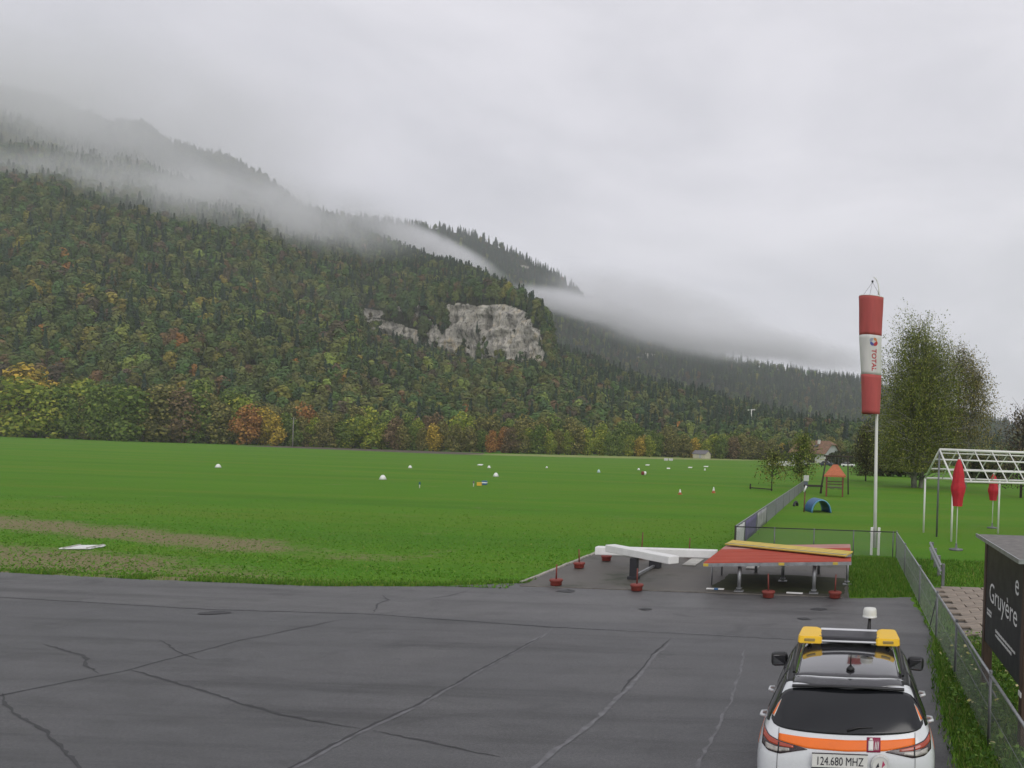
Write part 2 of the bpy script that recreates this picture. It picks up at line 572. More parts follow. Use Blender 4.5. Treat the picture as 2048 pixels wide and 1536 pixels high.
m_mtn, n, l, b = node_mat('forest_floor_and_limestone')
P, S = pos_nodes(n, l)
fl = nramp(n, l, nnoise(n, l, P, 0.06, 5), [(0.3, (0.018, 0.022, 0.010)), (0.7, (0.04, 0.04, 0.018))])
rk1 = nnoise(n, l, P, 0.085, 8, 0.74, 0.5, sc=(1.5, 0.6, 0.75))
rk2 = nnoise(n, l, P, 0.42, 6, 0.78, 0.3, sc=(1.7, 0.5, 0.7))
rkc = nramp(n, l, rk1, [(0.34, (0.08, 0.075, 0.068)), (0.43, (0.34, 0.32, 0.285)), (0.56, (0.58, 0.545, 0.475)), (0.66, (0.52, 0.42, 0.27)), (0.8, (0.24, 0.22, 0.18))])
rkc = nmix(n, l, 0.9, rkc, nramp(n, l, rk2, [(0.38, 0.22), (0.5, 0.95), (0.75, 1.2)]), 'MULTIPLY')
at_ = n.new('ShaderNodeAttribute'); at_.attribute_name = 'rock'
rf = nramp(n, l, nmath(n, l, 'ADD', at_.outputs['Fac'], nmath(n, l, 'MULTIPLY', nmath(n, l, 'ADD', rk2, -0.5), 1.2)), [(0.42, 0.0), (0.56, 1.0)])
l.new(nmix(n, l, rf, fl, rkc), b.inputs['Base Color'])
b.inputs['Roughness'].default_value = 0.92
b.inputs['Specular IOR Level'].default_value = 0.15
bp = n.new('ShaderNodeBump'); bp.inputs['Strength'].default_value = 1.0; bp.inputs['Distance'].default_value = 4.0
l.new(rk1, bp.inputs['Height']); l.new(bp.outputs['Normal'], b.inputs['Normal'])

FRONT = [(-420, 300, 40, 1050), (-200, 290, 110, 1040), (0, 285, 168, 1020), (120, 285, 200, 1010), (150, 285, 222, 1005), (185, 285, 226, 1005), (210, 285, 246, 1000), (280, 285, 247, 1000),
         (330, 285, 285, 990), (450, 290, 312, 980), (520, 290, 345, 960), (600, 295, 404, 940), (650, 295, 420, 925), (720, 295, 455, 900), (800, 300, 492, 880),
         (880, 300, 523, 860), (940, 300, 540, 840), (1000, 305, 575, 810), (1040, 310, 607, 790), (1070, 310, 650, 760), (1095, 315, 690, 730),
         (1180, 320, 715, 720), (1290, 330, 762, 700), (1400, 340, 792, 680), (1550, 350, 822, 660), (1700, 360, 852, 620), (1850, 370, 866, 600), (2150, 370, 884, 560)]
CLIFF = [(705, 655, 636), (735, 668, 618), (800, 684, 606), (850, 706, 598), (900, 728, 590), (950, 742, 586), (1000, 750, 592), (1050, 758, 616), (1090, 762, 650), (1112, 762, 690)]
BACK = [(480, 900, 420, 1750), (600, 900, 424, 1750), (680, 900, 420, 1740), (760, 900, 433, 1730), (880, 900, 447, 1710), (950, 900, 459, 1700), (1000, 900, 482, 1680),
        (1060, 900, 513, 1660), (1120, 900, 548, 1640), (1160, 900, 578, 1630), (1195, 900, 605, 1620), (1300, 900, 660, 1600), (1400, 900, 697, 1580), (1550, 900, 729, 1550),
        (1650, 900, 744, 1520), (1715, 900, 755, 1500), (1800, 900, 778, 1470), (1900, 880, 812, 1440), (2048, 860, 858, 1400), (2400, 850, 892, 1350)]
px1, G1, rock1, V1 = loft('front_mountain', FRONT, (46, 44, 60, 10), 26, CLIFF, 3)
px2, G2, rock2, V2 = loft('back_mountain', BACK, (30, 6, 40, 8), 30, None, 31)
o1 = link(bpy.data.objects.new('front_mountain', grid_mesh('front_mountain', G1, rock1, m_mtn)))
tag(o1, 'steep forested mountain with a pale limestone cliff above the airfield', None, None, 'structure')
rock2 = np.clip((fbm(G2[..., 0] / 60, G2[..., 2] / 30, 0, 4, 77) - 0.78) * 12, 0, 1)
o2 = link(bpy.data.objects.new('back_mountain', grid_mesh('back_mountain', G2, rock2, m_mtn)))
tag(o2, 'darker forested ridge behind the front mountain, half in cloud', None, None, 'structure')

# ------------------------------------------------------------------ forest on the slopes (reads as one mass)
protos = bpy.data.collections.new('forest_shapes')       # never linked to the scene, only instanced
rng = np.random.default_rng(5)
N_DEC, N_CON = 9, 5
for i in range(N_DEC):
    h = 15.0
    V, F = lobed_crown(rng, 2.2, h, rng.uniform(3.6, 4.8), 460, 0.62, lobes=rng.integers(5, 8), radial=0.86)
    V, F = add_trunk(V, F, 9, 0.3)
    protos.objects.link(bpy.data.objects.new('shape_%02d' % i, np_mesh('broad_shape', V, F, M_FOREST)))
for i in range(N_CON):
    V, F = conifer_crown(rng, 19.0, rng.uniform(2.3, 3.1), 24, 15, 0.85)
    V, F = add_trunk(V, F, 15, 0.3)
    protos.objects.link(bpy.data.objects.new('shape_%02d' % (N_DEC + i), np_mesh('conifer_shape', V, F, M_FOREST)))

PAL = np.array([(0.040, 0.066, 0.020), (0.055, 0.072, 0.022), (0.075, 0.080, 0.024), (0.030, 0.052, 0.020), (0.13, 0.115, 0.024), (0.155, 0.078, 0.022), (0.085, 0.056, 0.028), (0.060, 0.045, 0.030), (0.10, 0.125, 0.028)])
CON = np.array([(0.018, 0.032, 0.018), (0.024, 0.038, 0.020), (0.015, 0.027, 0.019)])

def forest_points(G, rock, Vp, count, seed, vmax=1.06, con_lo=0.04, con_hi=0.5):
    rg = np.random.default_rng(seed)
    A, B_, C_, D_ = G[:-1, :-1], G[:-1, 1:], G[1:, 1:], G[1:, :-1]
    area = 0.5 * np.linalg.norm(np.cross(C_ - A, D_ - B_), axis=-1)
    dist = np.linalg.norm((A + C_) / 2, axis=-1)
    vv = ((Vp[:-1] + Vp[1:]) / 2)[:, None] + 0 * area
    rk = (rock[:-1, :-1] + rock[1:, 1:]) / 2
    w = area * (vv < vmax) * np.clip(1 - rk * 1.02, 0.0, 1) * (vv > 0.015)
    face = ((vv > 0.42) & (vv < 0.52)) & (np.abs(C_[..., 2] - A[..., 2]) > 1.1 * np.abs(C_[..., 1] - A[..., 1]))
    w = np.where(face, w * 3.5, w)
    w = w.ravel() / w.sum()
    ids = rg.choice(len(w), count, p=w)
    r_, c_ = np.unravel_index(ids, area.shape)
    u, v = rg.random(count), rg.random(count)
    Pn = (A[r_, c_] * ((1 - u) * (1 - v))[:, None] + B_[r_, c_] * (u * (1 - v))[:, None] + C_[r_, c_] * (u * v)[:, None] + D_[r_, c_] * ((1 - u) * v)[:, None])
    vq = vv[r_, c_]
    nz = fbm(Pn[:, 0] / 90, Pn[:, 1] / 90, 0, 3, seed + 1)
    pc = con_lo + (con_hi - con_lo) * np.clip(vq * 1.15, 0, 1) + (nz - 0.5) * 0.8
    con = rg.random(count) < pc
    kind = np.where(con, N_DEC + rg.integers(0, N_CON, count), rg.integers(0, N_DEC, count))
    warm = np.clip(1.0 - vq * 2.6, 0.05, 1) * (0.5 + (fbm(Pn[:, 0] / 50, Pn[:, 1] / 50, 0, 3, seed + 4)))
    pr = np.array([0.30, 0.28, 0.24, 0.14, 0.0, 0.0, 0.04, 0.05, 0.015])[None] + warm[:, None] * np.array([0.12, 0.10, 0.16, -0.06, 0.085, 0.018, 0.03, 0.01, 0.13])[None]
    pr = np.clip(pr, 0, None); pr /= pr.sum(1, keepdims=True)
    pick = (pr.cumsum(1) > rg.random(count)[:, None]).argmax(1)
    tint = 1.8 * np.where(con[:, None], CON[rg.integers(0, len(CON), count)], PAL[pick]) * rg.uniform(0.7, 1.3, (count, 1)) * rg.uniform(0.92, 1.08, (count, 3))
    scl = np.where(con, rg.uniform(0.7, 1.15, count), rg.uniform(0.65, 1.2, count))
    scl = scl * np.interp(vq, [0, 0.3, 0.6], [0.74, 0.86, 1.0])
    onface = (rock[r_, c_] + rock[np.minimum(r_ + 2, rock.shape[0] - 1), c_]) > 0.15
    scl = np.where(onface, scl * 0.5, scl)
    S3 = np.stack([scl * rg.uniform(0.85, 1.15, count), scl * rg.uniform(0.85, 1.15, count), scl], 1)
    Pn[:, 2] -= 0.8
    return Pn, kind, tint, S3, rg.uniform(0, 6.283, count)

def forest(name, label, pts):
    Pn, kind, tint, S3, rz = pts
    me = bpy.data.meshes.new(name)
    me.vertices.add(len(Pn)); me.vertices.foreach_set('co', Pn.astype(np.float32).ravel())
    for an, typ, d in (('pick', 'INT', kind.astype(np.int32)), ('tint', 'FLOAT_COLOR', np.concatenate([tint, np.ones((len(tint), 1))], 1).astype(np.float32)),
                       ('scl', 'FLOAT_VECTOR', S3.astype(np.float32)), ('spin', 'FLOAT_VECTOR', np.stack([0 * rz, 0 * rz, rz], 1).astype(np.float32))):
        a = me.attributes.new(an, typ, 'POINT')
        a.data.foreach_set({'INT': 'value', 'FLOAT_COLOR': 'color', 'FLOAT_VECTOR': 'vector'}[typ], d.ravel())
    o = link(bpy.data.objects.new(name, me))
    ng = bpy.data.node_groups.new(name + '_scatter', 'GeometryNodeTree')
    ng.interface.new_socket('Geometry', in_out='INPUT', socket_type='NodeSocketGeometry')
    ng.interface.new_socket('Geometry', in_out='OUTPUT', socket_type='NodeSocketGeometry')
    N_, L_ = ng.nodes, ng.links
    gi, go = N_.new('NodeGroupInput'), N_.new('NodeGroupOutput')
    ip = N_.new('GeometryNodeInstanceOnPoints')
    ci = N_.new('GeometryNodeCollectionInfo')
    ci.inputs['Collection'].default_value = protos
    ci.inputs['Separate Children'].default_value = True
    ci.inputs['Reset Children'].default_value = True
    def na(nm, dt):
        a = N_.new('GeometryNodeInputNamedAttribute'); a.data_type = dt
        a.inputs['Name'].default_value = nm
        return a.outputs['Attribute']
    e2r = N_.new('FunctionNodeEulerToRotation')
    L_.new(na('spin', 'FLOAT_VECTOR'), e2r.inputs[0])
    L_.new(gi.outputs[0], ip.inputs['Points'])
    L_.new(ci.outputs[0], ip.inputs['Instance'])
    ip.inputs['Pick Instance'].default_value = True
    L_.new(na('pick', 'INT'), ip.inputs['Instance Index'])
    L_.new(e2r.outputs[0], ip.inputs['Rotation'])
    L_.new(na('scl', 'FLOAT_VECTOR'), ip.inputs['Scale'])
    L_.new(ip.outputs[0], go.inputs[0])
    md = o.modifiers.new('scatter', 'NODES'); md.node_group = ng
    return tag(o, label, None, None, 'stuff')

forest('front_forest', 'mixed autumn forest covering the front mountain slope', forest_points(G1, rock1, V1, 30000, 41))
forest('back_forest', 'dark conifer forest covering the ridge behind', forest_points(G2, rock2, V2, 13000, 43, 1.04, 0.45, 0.8))
# ------------------------------------------------------------------ air: even haze, and the mist banks lying on the slopes
hz = MB()
hz.box((-600, 1150, 330), (5200, 2900, 662))
haze = hz.build('haze', None)
m_hz = bpy.data.materials.new('haze_air'); m_hz.use_nodes = True
n, l = m_hz.node_tree.nodes, m_hz.node_tree.links
n.remove(n['Principled BSDF'])
pv = n.new('ShaderNodeVolumePrincipled')
pv.inputs['Color'].default_value = (0.93, 0.95, 0.98, 1)
pv.inputs['Density'].default_value = 0.00019
pv.inputs['Anisotropy'].default_value = 0.0
l.new(pv.outputs[0], n['Material Output'].inputs['Volume'])
haze.data.materials.append(m_hz)
tag(haze, 'pale damp air filling the whole valley', None, None, 'stuff')

def mist_mat(name, dens, scale, lo, hi, stretch=(1, 1, 1), seed=0.0):
    m = bpy.data.materials.new(name); m.use_nodes = True
    n, l = m.node_tree.nodes, m.node_tree.links
    n.remove(n['Principled BSDF'])
    tc = n.new('ShaderNodeTexCoord')
    ln = n.new('ShaderNodeVectorMath'); ln.operation = 'LENGTH'
    l.new(tc.outputs['Object'], ln.inputs[0])
    mp = n.new('ShaderNodeMapping'); mp.inputs['Scale'].default_value = stretch; mp.inputs['Location'].default_value = (seed, seed * 0.7, seed * 1.3)
    l.new(tc.outputs['Object'], mp.inputs['Vector'])
    nz = nnoise(n, l, mp.outputs['Vector'], scale, 5, 0.62, 0.7)
    fall = n.new('ShaderNodeMapRange'); fall.interpolation_type = 'SMOOTHSTEP'
    fall.inputs['From Min'].default_value = 0.98; fall.inputs['From Max'].default_value = 0.15
    l.new(ln.outputs['Value'], fall.inputs['Value'])
    cl = n.new('ShaderNodeMapRange'); cl.interpolation_type = 'SMOOTHSTEP'
    cl.inputs['From Min'].default_value = lo; cl.inputs['From Max'].default_value = hi
    l.new(nz, cl.inputs['Value'])
    d = nmath(n, l, 'MULTIPLY', nmath(n, l, 'MULTIPLY', fall.outputs[0], cl.outputs[0]), dens)
    pv = n.new('ShaderNodeVolumePrincipled')
    pv.inputs['Color'].default_value = (0.995, 0.997, 1.0, 1)
    pv.inputs['Anisotropy'].default_value = 0.5
    l.new(d, pv.inputs['Density'])
    l.new(pv.outputs[0], n['Material Output'].inputs['Volume'])
    m.cycles.volume_step_rate = 1.0
    return m

def mist(label, px, py, Z, rad, dens, scale=1.6, lo=0.3, hi=0.6, tilt=0.0, stretch=(1, 1, 1), seed=0.0, yaw=0.0, feat=60.0):
    bm = bmesh.new()
    bmesh.ops.create_icosphere(bm, subdivisions=3, radius=1.0)
    me = bpy.data.meshes.new('mist_bank'); bm.to_mesh(me); bm.free()
    o = link(bpy.data.objects.new('mist_bank', me))
    me.materials.append(None)
    o.location = at_depth(px, py, Z)
    me.materials[0] = mist_mat('mist', dens, 1.0, lo, hi, tuple(r_ / feat for r_ in rad), seed)
    o.scale = rad
    o.rotation_euler = (0, tilt, yaw)
    return tag(o, label, None, None, 'stuff')

# (image bearing/elevation read off the photograph, depth in metres, radii in metres)
mist('grey cloud shrouding the summit of the front mountain', -20, 255, 760, (400, 110, 130), 0.026, lo=0.24, hi=0.6, seed=1.0, feat=110)
mist('long grey mist band across the upper slope at left', 90, 402, 640, (380, 75, 50), 0.034, lo=0.31, hi=0.62, tilt=R(1), seed=4.0, feat=56)
mist('pale mist wisp hanging below the front ridge', 440, 424, 690, (220, 60, 42), 0.036, lo=0.33, hi=0.64, tilt=R(5), seed=7.0, feat=46)
mist('thin mist wisp low on the left slope', 230, 560, 520, (220, 50, 24), 0.009, lo=0.38, hi=0.68, tilt=R(4), seed=9.0, feat=40)
mist('bright mist filling the saddle between the two ridges', 860, 492, 1080, (125, 80, 25), 0.065, lo=0.30, hi=0.6, tilt=R(22), seed=12.0, feat=38)
mist('pale cloud tongue sliding off the cliff shoulder', 1150, 610, 1000, (105, 70, 20), 0.085, lo=0.30, hi=0.6, tilt=R(9), seed=15.0, feat=28)
mist('low cloud hiding the crest of the far ridge', 1330, 632, 1200, (230, 120, 66), 0.024, lo=0.26, hi=0.6, tilt=R(12), seed=18.0, feat=58)
mist('dense cloud bank lying along the far ridge', 1350, 668, 1180, (160, 90, 28), 0.06, lo=0.32, hi=0.6, tilt=R(12), seed=19.0, feat=30)
mist('ragged cloud trailing along the far ridge to the right', 1540, 690, 1200, (200, 90, 32), 0.05, lo=0.30, hi=0.6, tilt=R(9), seed=21.0, feat=34)
# ------------------------------------------------------------------ apron, pad, far strips
def rough_edge(pts, step, amp, seed, closed=False):
    out = []
    rg = random.Random(seed); walk = 0.0
    for a, b_ in zip(pts[:-1], pts[1:]):
        d = math.hypot(b_[0] - a[0], b_[1] - a[1]); k = max(1, int(d / step))
        nx, ny = -(b_[1] - a[1]) / d, (b_[0] - a[0]) / d
        for i in range(k):
            t = i / k
            walk = walk * 0.72 + (rg.random() - 0.5) * 2 * amp
            j = walk * min(1, i / 3, (k - i) / 3)
            out.append((a[0] + (b_[0] - a[0]) * t + nx * j, a[1] + (b_[1] - a[1]) * t + ny * j))
    out.append(pts[-1])
    return out

def sheet(name, pts, z, m, parent=None):
    """flat filled outline"""
    bm = bmesh.new()
    vs = [bm.verts.new((p[0], p[1], z)) for p in pts]
    f = bm.faces.new(vs)
    if f.normal.z < 0: f.normal_flip()
    bmesh.ops.triangulate(bm, faces=[f])
    for f in bm.faces:
        f.normal_update()
        if f.normal.z < 0: f.normal_flip()
    me = bpy.data.meshes.new(name); bm.to_mesh(me); bm.free()
    me.materials.append(m)
    return link(bpy.data.objects.new(name, me), parent)

m_asph, n, l, b = node_mat('wet_asphalt')
P, S = pos_nodes(n, l)
a1 = nnoise(n, l, P, 0.22, 5, 0.6, 0.6)
a2 = nnoise(n, l, P, 1.6, 6, 0.7, 0.2, sc=(0.5, 1.4, 1))
a3 = nnoise(n, l, P, 70, 3, 0.7)
lane = nramp(n, l, nmath(n, l, 'ADD', nmath(n, l, 'MULTIPLY', nmath(n, l, 'SUBTRACT', S[1], 17.75), 2.5), nmath(n, l, 'MULTIPLY', S[0], 0.03)), [(0.0, 0.0), (1.0, 1.0)])
ca = nramp(n, l, a1, [(0.3, (0.056, 0.057, 0.059)), (0.55, (0.074, 0.074, 0.075)), (0.75, (0.088, 0.087, 0.087))])
ca = nmix(n, l, nmath(n, l, 'MULTIPLY', lane, 0.65), ca, (0.10, 0.098, 0.097))
ca = nmix(n, l, 0.85, ca, nramp(n, l, a2, [(0.28, 0.55), (0.5, 1.0), (0.75, 1.35)]), 'MULTIPLY')
a4 = nnoise(n, l, P, 0.55, 6, 0.7, 1.2)
ca = nmix(n, l, nramp(n, l, a4, [(0.56, 0.0), (0.66, 0.5)]), ca, (0.036, 0.036, 0.037))
a6 = nnoise(n, l, P, 0.9, 5, 0.65, 0.4, sc=(0.10, 1.7, 1))
ca = nmix(n, l, 0.9, ca, nramp(n, l, a6, [(0.30, 0.55), (0.47, 1.0), (0.75, 1.22)]), 'MULTIPLY')
a5 = nnoise(n, l, P, 22, 3, 0.8)
ca = nmix(n, l, 0.6, ca, nramp(n, l, a5, [(0.3, 0.6), (0.5, 1.0), (0.72, 1.5)]), 'MULTIPLY')
ca = nmix(n, l, 0.8, ca, nramp(n, l, a3, [(0.25, 0.5), (0.5, 1.0), (0.78, 1.6)]), 'MULTIPLY')
l.new(ca, b.inputs['Base Color'])
rg_ = n.new('ShaderNodeMapRange'); rg_.inputs['From Min'].default_value = 0.3; rg_.inputs['From Max'].default_value = 0.7
rg_.inputs['To Min'].default_value = 0.38; rg_.inputs['To Max'].default_value = 0.68
l.new(nmath(n, l, 'ADD', nmath(n, l, 'MULTIPLY', a1, 0.6), nmath(n, l, 'MULTIPLY', a2, 0.4)), rg_.inputs['Value'])
l.new(rg_.outputs[0], b.inputs['Roughness'])
bp = n.new('ShaderNodeBump'); bp.inputs['Strength'].default_value = 0.5; bp.inputs['Distance'].default_value = 0.008
l.new(a3, bp.inputs['Height']); l.new(bp.outputs['Normal'], b.inputs['Normal'])

left = rough_edge([(-90, 21.0), (-30, 21.2), (-22.6, 21.6), (-18.3, 21.25), (-13.8, 21.2), (-11.1, 21.75), (-9.1, 22.7)], 0.12, 0.05, 1)
right = rough_edge([(0.28, 22.1), (2.02, 22.6), (2.06, 17.3), (1.98, 16.8), (1.76, 13.7), (1.62, 11.3), (1.6, 8.0), (1.58, 4.0)], 0.1, 0.05, 2)
apron = sheet('asphalt_apron', left + [(-9.05, 31.0), (0.28, 31.0)] + right + [(1.6, -8), (-90, -8)], 0.004, m_asph)
tag(apron, 'wet dark grey asphalt apron in the foreground', None, None, 'structure')

m_pad = mat('weathered_concrete', (0.060, 0.053, 0.044), 0.6, scale=1.1, col2=(0.115, 0.105, 0.09), detail=8, dirt=((0.03, 0.034, 0.016), 0.55, 0.5), coords='Object', bump=0.2)
pad = sheet('signal_pad', rough_edge([(-8.98, 22.35), (-5, 22.3), (0.22, 22.15)], 0.25, 0.015, 5)[:-1] + rough_edge([(0.22, 22.15), (0.22, 30.7), (-8.98, 30.7), (-8.98, 22.35)], 0.3, 0.03, 6)[:-1], 0.008, m_pad)
tag(pad, 'brown weathered concrete pad under the landing signals', None, None, 'structure')
m_padgreen = mat('dark_green_under_table', (0.022, 0.030, 0.010), 0.9, scale=3, col2=(0.05, 0.055, 0.02), coords='Object')
sheet('dark_green_patch', rough_edge([(-3.7, 22.75), (-1.5, 22.6), (0.1, 22.7), (0.15, 25.6), (-1.6, 25.9), (-3.6, 25.7), (-3.7, 22.75)], 0.15, 0.04, 7)[:-1], 0.012, m_padgreen, pad)  # darker green sheet on the pad, roughly the red panel's footprint

# seams and cracks in the asphalt
m_tar = mat('tar_joint', (0.028, 0.028, 0.03), 0.6, scale=9, var=0.4)
m_pale = mat('dried_crack_edge', (0.125, 0.125, 0.13), 0.6, scale=5, var=0.4)
def ribbon(pts, w, m, seed, jit=0.018, step=0.12, name='crack', z=0.0085, fade=True):
    rg = random.Random(seed)
    line = rough_edge(pts, step, jit, seed)
    vs, fs = [], []
    k = len(line)
    for i, p in enumerate(line):
        a, b_ = line[max(0, i - 1)], line[min(k - 1, i + 1)]
        d = math.hypot(b_[0] - a[0], b_[1] - a[1]) or 1
        nx, ny = -(b_[1] - a[1]) / d, (b_[0] - a[0]) / d
        e = min(1, min(i, k - 1 - i) / 6 + 0.15) if fade else 1
        hw = w / 2 * e * rg.uniform(0.45, 1.35)
        vs += [(p[0] + nx * hw, p[1] + ny * hw, z), (p[0] - nx * hw, p[1] - ny * hw, z)]
        if i: fs.append((2 * i - 2, 2 * i - 1, 2 * i + 1, 2 * i))
    mb = MB(); mb.add(vs, fs)
    return mb.build(name, m, apron)
ribbon([(-40, 18.9), (-19.4, 18.45), (-14.1, 17.95), (-10.6, 18.05), (-8.2, 17.7), (-6.3, 17.4), (-4.5, 17.3)], 0.05, m_tar, 11, 0.011, name='paving_seam')
ribbon([(-6.4, 17.44), (-3.6, 17.25), (-0.82, 17.05), (1.9, 16.95)], 0.045, m_pale, 12, 0.007, name='paving_seam', z=0.0105)
ribbon([(-12.6, 9.0), (-12.3, 11.77), (-11.72, 13.26), (-11.5, 15.4), (-10.8, 17.5)], 0.042, m_tar, 13, 0.019)
ribbon([(-11.72, 13.26), (-9.83, 12.36), (-7.91, 11.39), (-6.5, 10.95)], 0.045, m_tar, 14, 0.022)
ribbon([(-6.3, 10.9), (-5.17, 10.48), (-4.23, 10.13)], 0.035, m_tar, 15, 0.022)
ribbon([(-6.52, 8.2), (-6.49, 9.38), (-6.42, 10.82), (-6.25, 12.02), (-6.21, 14.3), (-6.12, 16.6), (-6.2, 17.3)], 0.10, m_pale, 16, 0.017)
ribbon([(-6.55, 8.2), (-6.52, 9.38), (-6.45, 10.82), (-6.28, 12.02), (-6.22, 14.3), (-6.12, 16.6)], 0.05, m_tar, 17, 0.019, z=0.0125)
ribbon([(-3.75, 8.6), (-3.68, 9.84), (-3.5, 11.42), (-3.43, 13.26), (-3.52, 15.38), (-3.45, 16.41)], 0.085, m_pale, 18, 0.025)
ribbon([(-3.50, 13.0), (-3.58, 15.38), (-3.5, 16.7)], 0.035, m_tar, 19, 0.022, z=0.0125)
ribbon([(-1.75, 9.2), (-1.71, 10.02), (-1.68, 11.61), (-1.73, 13.61), (-1.86, 16.01)], 0.05, m_pale, 20, 0.028)
ribbon([(-12.4, 11.9), (-11.84, 11.4), (-10.68, 10.68), (-9.72, 10.04), (-8.84, 9.38), (-8.2, 8.7)], 0.042, m_tar, 21, 0.028)
ribbon([(-10.55, 18.1), (-11.08, 19.19), (-11.1, 19.7), (-11.6, 20.3)], 0.042, m_tar, 22, 0.028)
ribbon([(-9.9, 21.3), (-10.0, 20.5), (-10.3, 19.9)], 0.05, m_tar, 23, 0.022)
ribbon([(-14.5, 14.6), (-13.2, 14.0), (-12.6, 13.4), (-12.0, 13.0)], 0.05, m_tar, 24, 0.028)
ribbon([(-12.9, 15.2), (-12.0, 14.5), (-11.2, 14.0)], 0.035, m_tar, 25, 0.028)
for k, (x, y, rx) in enumerate(((-0.52, 20.41, 0.22), (-0.84, 19.18, 0.16), (-13.76, 17.64, 0.30), (-7.45, 21.67, 0.28), (-4.77, 19.65, 0.16))):
    rg = random.Random(50 + k)
    pts = [(x + rx * math.cos(a) * rg.uniform(0.6, 1.2), y + rx * 0.75 * math.sin(a) * rg.uniform(0.6, 1.2)) for a in [i * math.pi / 9 for i in range(18)]]
    sheet('pothole', pts, 0.0145, m_tar, apron)

# low stones edging the pad on its left
m_kerb = mat('kerb_stone', (0.33, 0.31, 0.27), 0.85, scale=7, var=0.35, bump=0.3)
kerb = thing('pad_kerb', 'row of pale edging stones along the left side of the signal pad', 'kerb', (-9.06, 22.7, 0))
rg = random.Random(3)
y = 0.0; i = 0
while y < 6.6:
    ln = rg.uniform(0.35, 0.6)
    mb = MB(); mb.bbox((rg.uniform(-0.02, 0.02), y + ln / 2, 0.02), (0.10, ln - 0.03, 0.07), R(rg.uniform(-2, 2)), 0.012)
    mb.build('stone', m_kerb, kerb)
    y += ln
m_kerbdark = mat('damp_kerb', (0.13, 0.12, 0.105), 0.8, scale=3, var=0.4)
fk = thing('pad_front_kerb', 'thin pale concrete strip along the front of the signal pad', 'kerb', (-8.9, 22.22, 0))
for i in range(9):
    mb = MB(); mb.bbox((0.5 + i * 1.0, -0.006 * i, 0.012), (0.985, 0.05, 0.034), None, 0.006)
    mb.build('strip', m_kerbdark, fk)

# far strips beside the forest
m_plough = mat('ploughed_soil', (0.055, 0.04, 0.028), 0.95, scale=0.3, col2=(0.095, 0.07, 0.045), coords='Object')
tag(sheet('ploughed_strip', [(-181, 236), (-118, 221), (-100, 221), (-118, 262), (-190, 272)], 0.02, m_plough), 'brown ploughed strip at the forest edge', None, None, 'structure')
m_stub = mat('yellow_meadow', (0.20, 0.24, 0.05), 0.95, scale=0.1, var=0.2)
tag(sheet('meadow_strip', [(-107, 225), (-90, 232), (-62, 262), (-38, 300), (-30, 345), (-70, 345), (-110, 262)], 0.024, m_stub), 'pale yellow-green meadow strip in front of the small shed', None, None, 'structure')

# ------------------------------------------------------------------ grass blades near the camera
def blades(name, label, X, Y, hgt, wid, cols, seed, base_z=0.0, lean=0.35, parent=None):
    rg = np.random.default_rng(seed)
    k = len(X)
    a = rg.uniform(0, 2 * np.pi, k)
    h = hgt * rg.uniform(0.45, 1.3, k); w = wid * rg.uniform(0.6, 1.4, k)
    lx, ly = rg.normal(0, lean, k) * h, rg.normal(0, lean, k) * h
    V = np.zeros((k, 3, 3))
    V[:, 0] = np.stack([X - np.cos(a) * w / 2, Y - np.sin(a) * w / 2, np.full(k, base_z)], 1)
    V[:, 1] = np.stack([X + np.cos(a) * w / 2, Y + np.sin(a) * w / 2, np.full(k, base_z)], 1)
    V[:, 2] = np.stack([X + lx, Y + ly, base_z + h], 1)
    F = np.arange(3 * k).reshape(k, 3)
    m, n, l, b = node_mat(name + '_blade')
    g_ = n.new('ShaderNodeNewGeometry')
    cc = nramp(n, l, g_.outputs['Random Per Island'], cols)
    l.new(cc, b.inputs['Base Color']); b.inputs['Roughness'].default_value = 0.75
    b.inputs['Specular IOR Level'].default_value = 0.2
    o = link(bpy.data.objects.new(name, np_mesh(name, V.reshape(-1, 3), F, m)), parent)
    return tag(o, label, None, None, 'stuff')

GREENS = [(0.0, (0.045, 0.115, 0.010)), (0.45, (0.075, 0.18, 0.014)), (0.8, (0.11, 0.22, 0.022)), (1.0, (0.20, 0.22, 0.05))]
rg = np.random.default_rng(21)
# verge between apron and fence
def verge_x(y): return np.interp(y, [4, 8, 11.3, 13.7, 16.8, 17.3, 22.6], [1.6, 1.62, 1.64, 1.78, 2.0, 2.1, 2.1])
Yv = rg.uniform(6.5, 17.5, 26000); Xv = verge_x(Yv) + 0.10 + rg.uniform(-0.10, 1.0, 26000) * rg.uniform(0, 3.0, 26000)
blades('verge_grass', 'ragged green grass along the fence beside the car', Xv, Yv, 0.13, 0.02, [(0.0, (0.05, 0.12, 0.012)), (0.45, (0.09, 0.20, 0.02)), (0.8, (0.14, 0.25, 0.03)), (1.0, (0.26, 0.25, 0.08))], 5)
Yv = rg.uniform(17.0, 31, 15000); Xv = rg.uniform(2.05, 6.5, 15000)
kp = ~((Xv > 2.75) & (Yv < 24.6)); Xv, Yv = Xv[kp], Yv[kp]
blades('lawn_grass', 'lawn grass behind the fence', Xv, Yv, 0.10, 0.03, GREENS, 6)
Yv = rg.uniform(22.2, 31, 16000); Xv = rg.uniform(0.25, 2.1, 16000)
keep = Yv > 22.15 + 0.25 * Xv + rg.normal(0, 0.05, len(Xv))
blades('pole_grass', 'bright grass patch at the foot of the windsock pole', Xv[keep], Yv[keep], 0.10, 0.022, GREENS, 7)
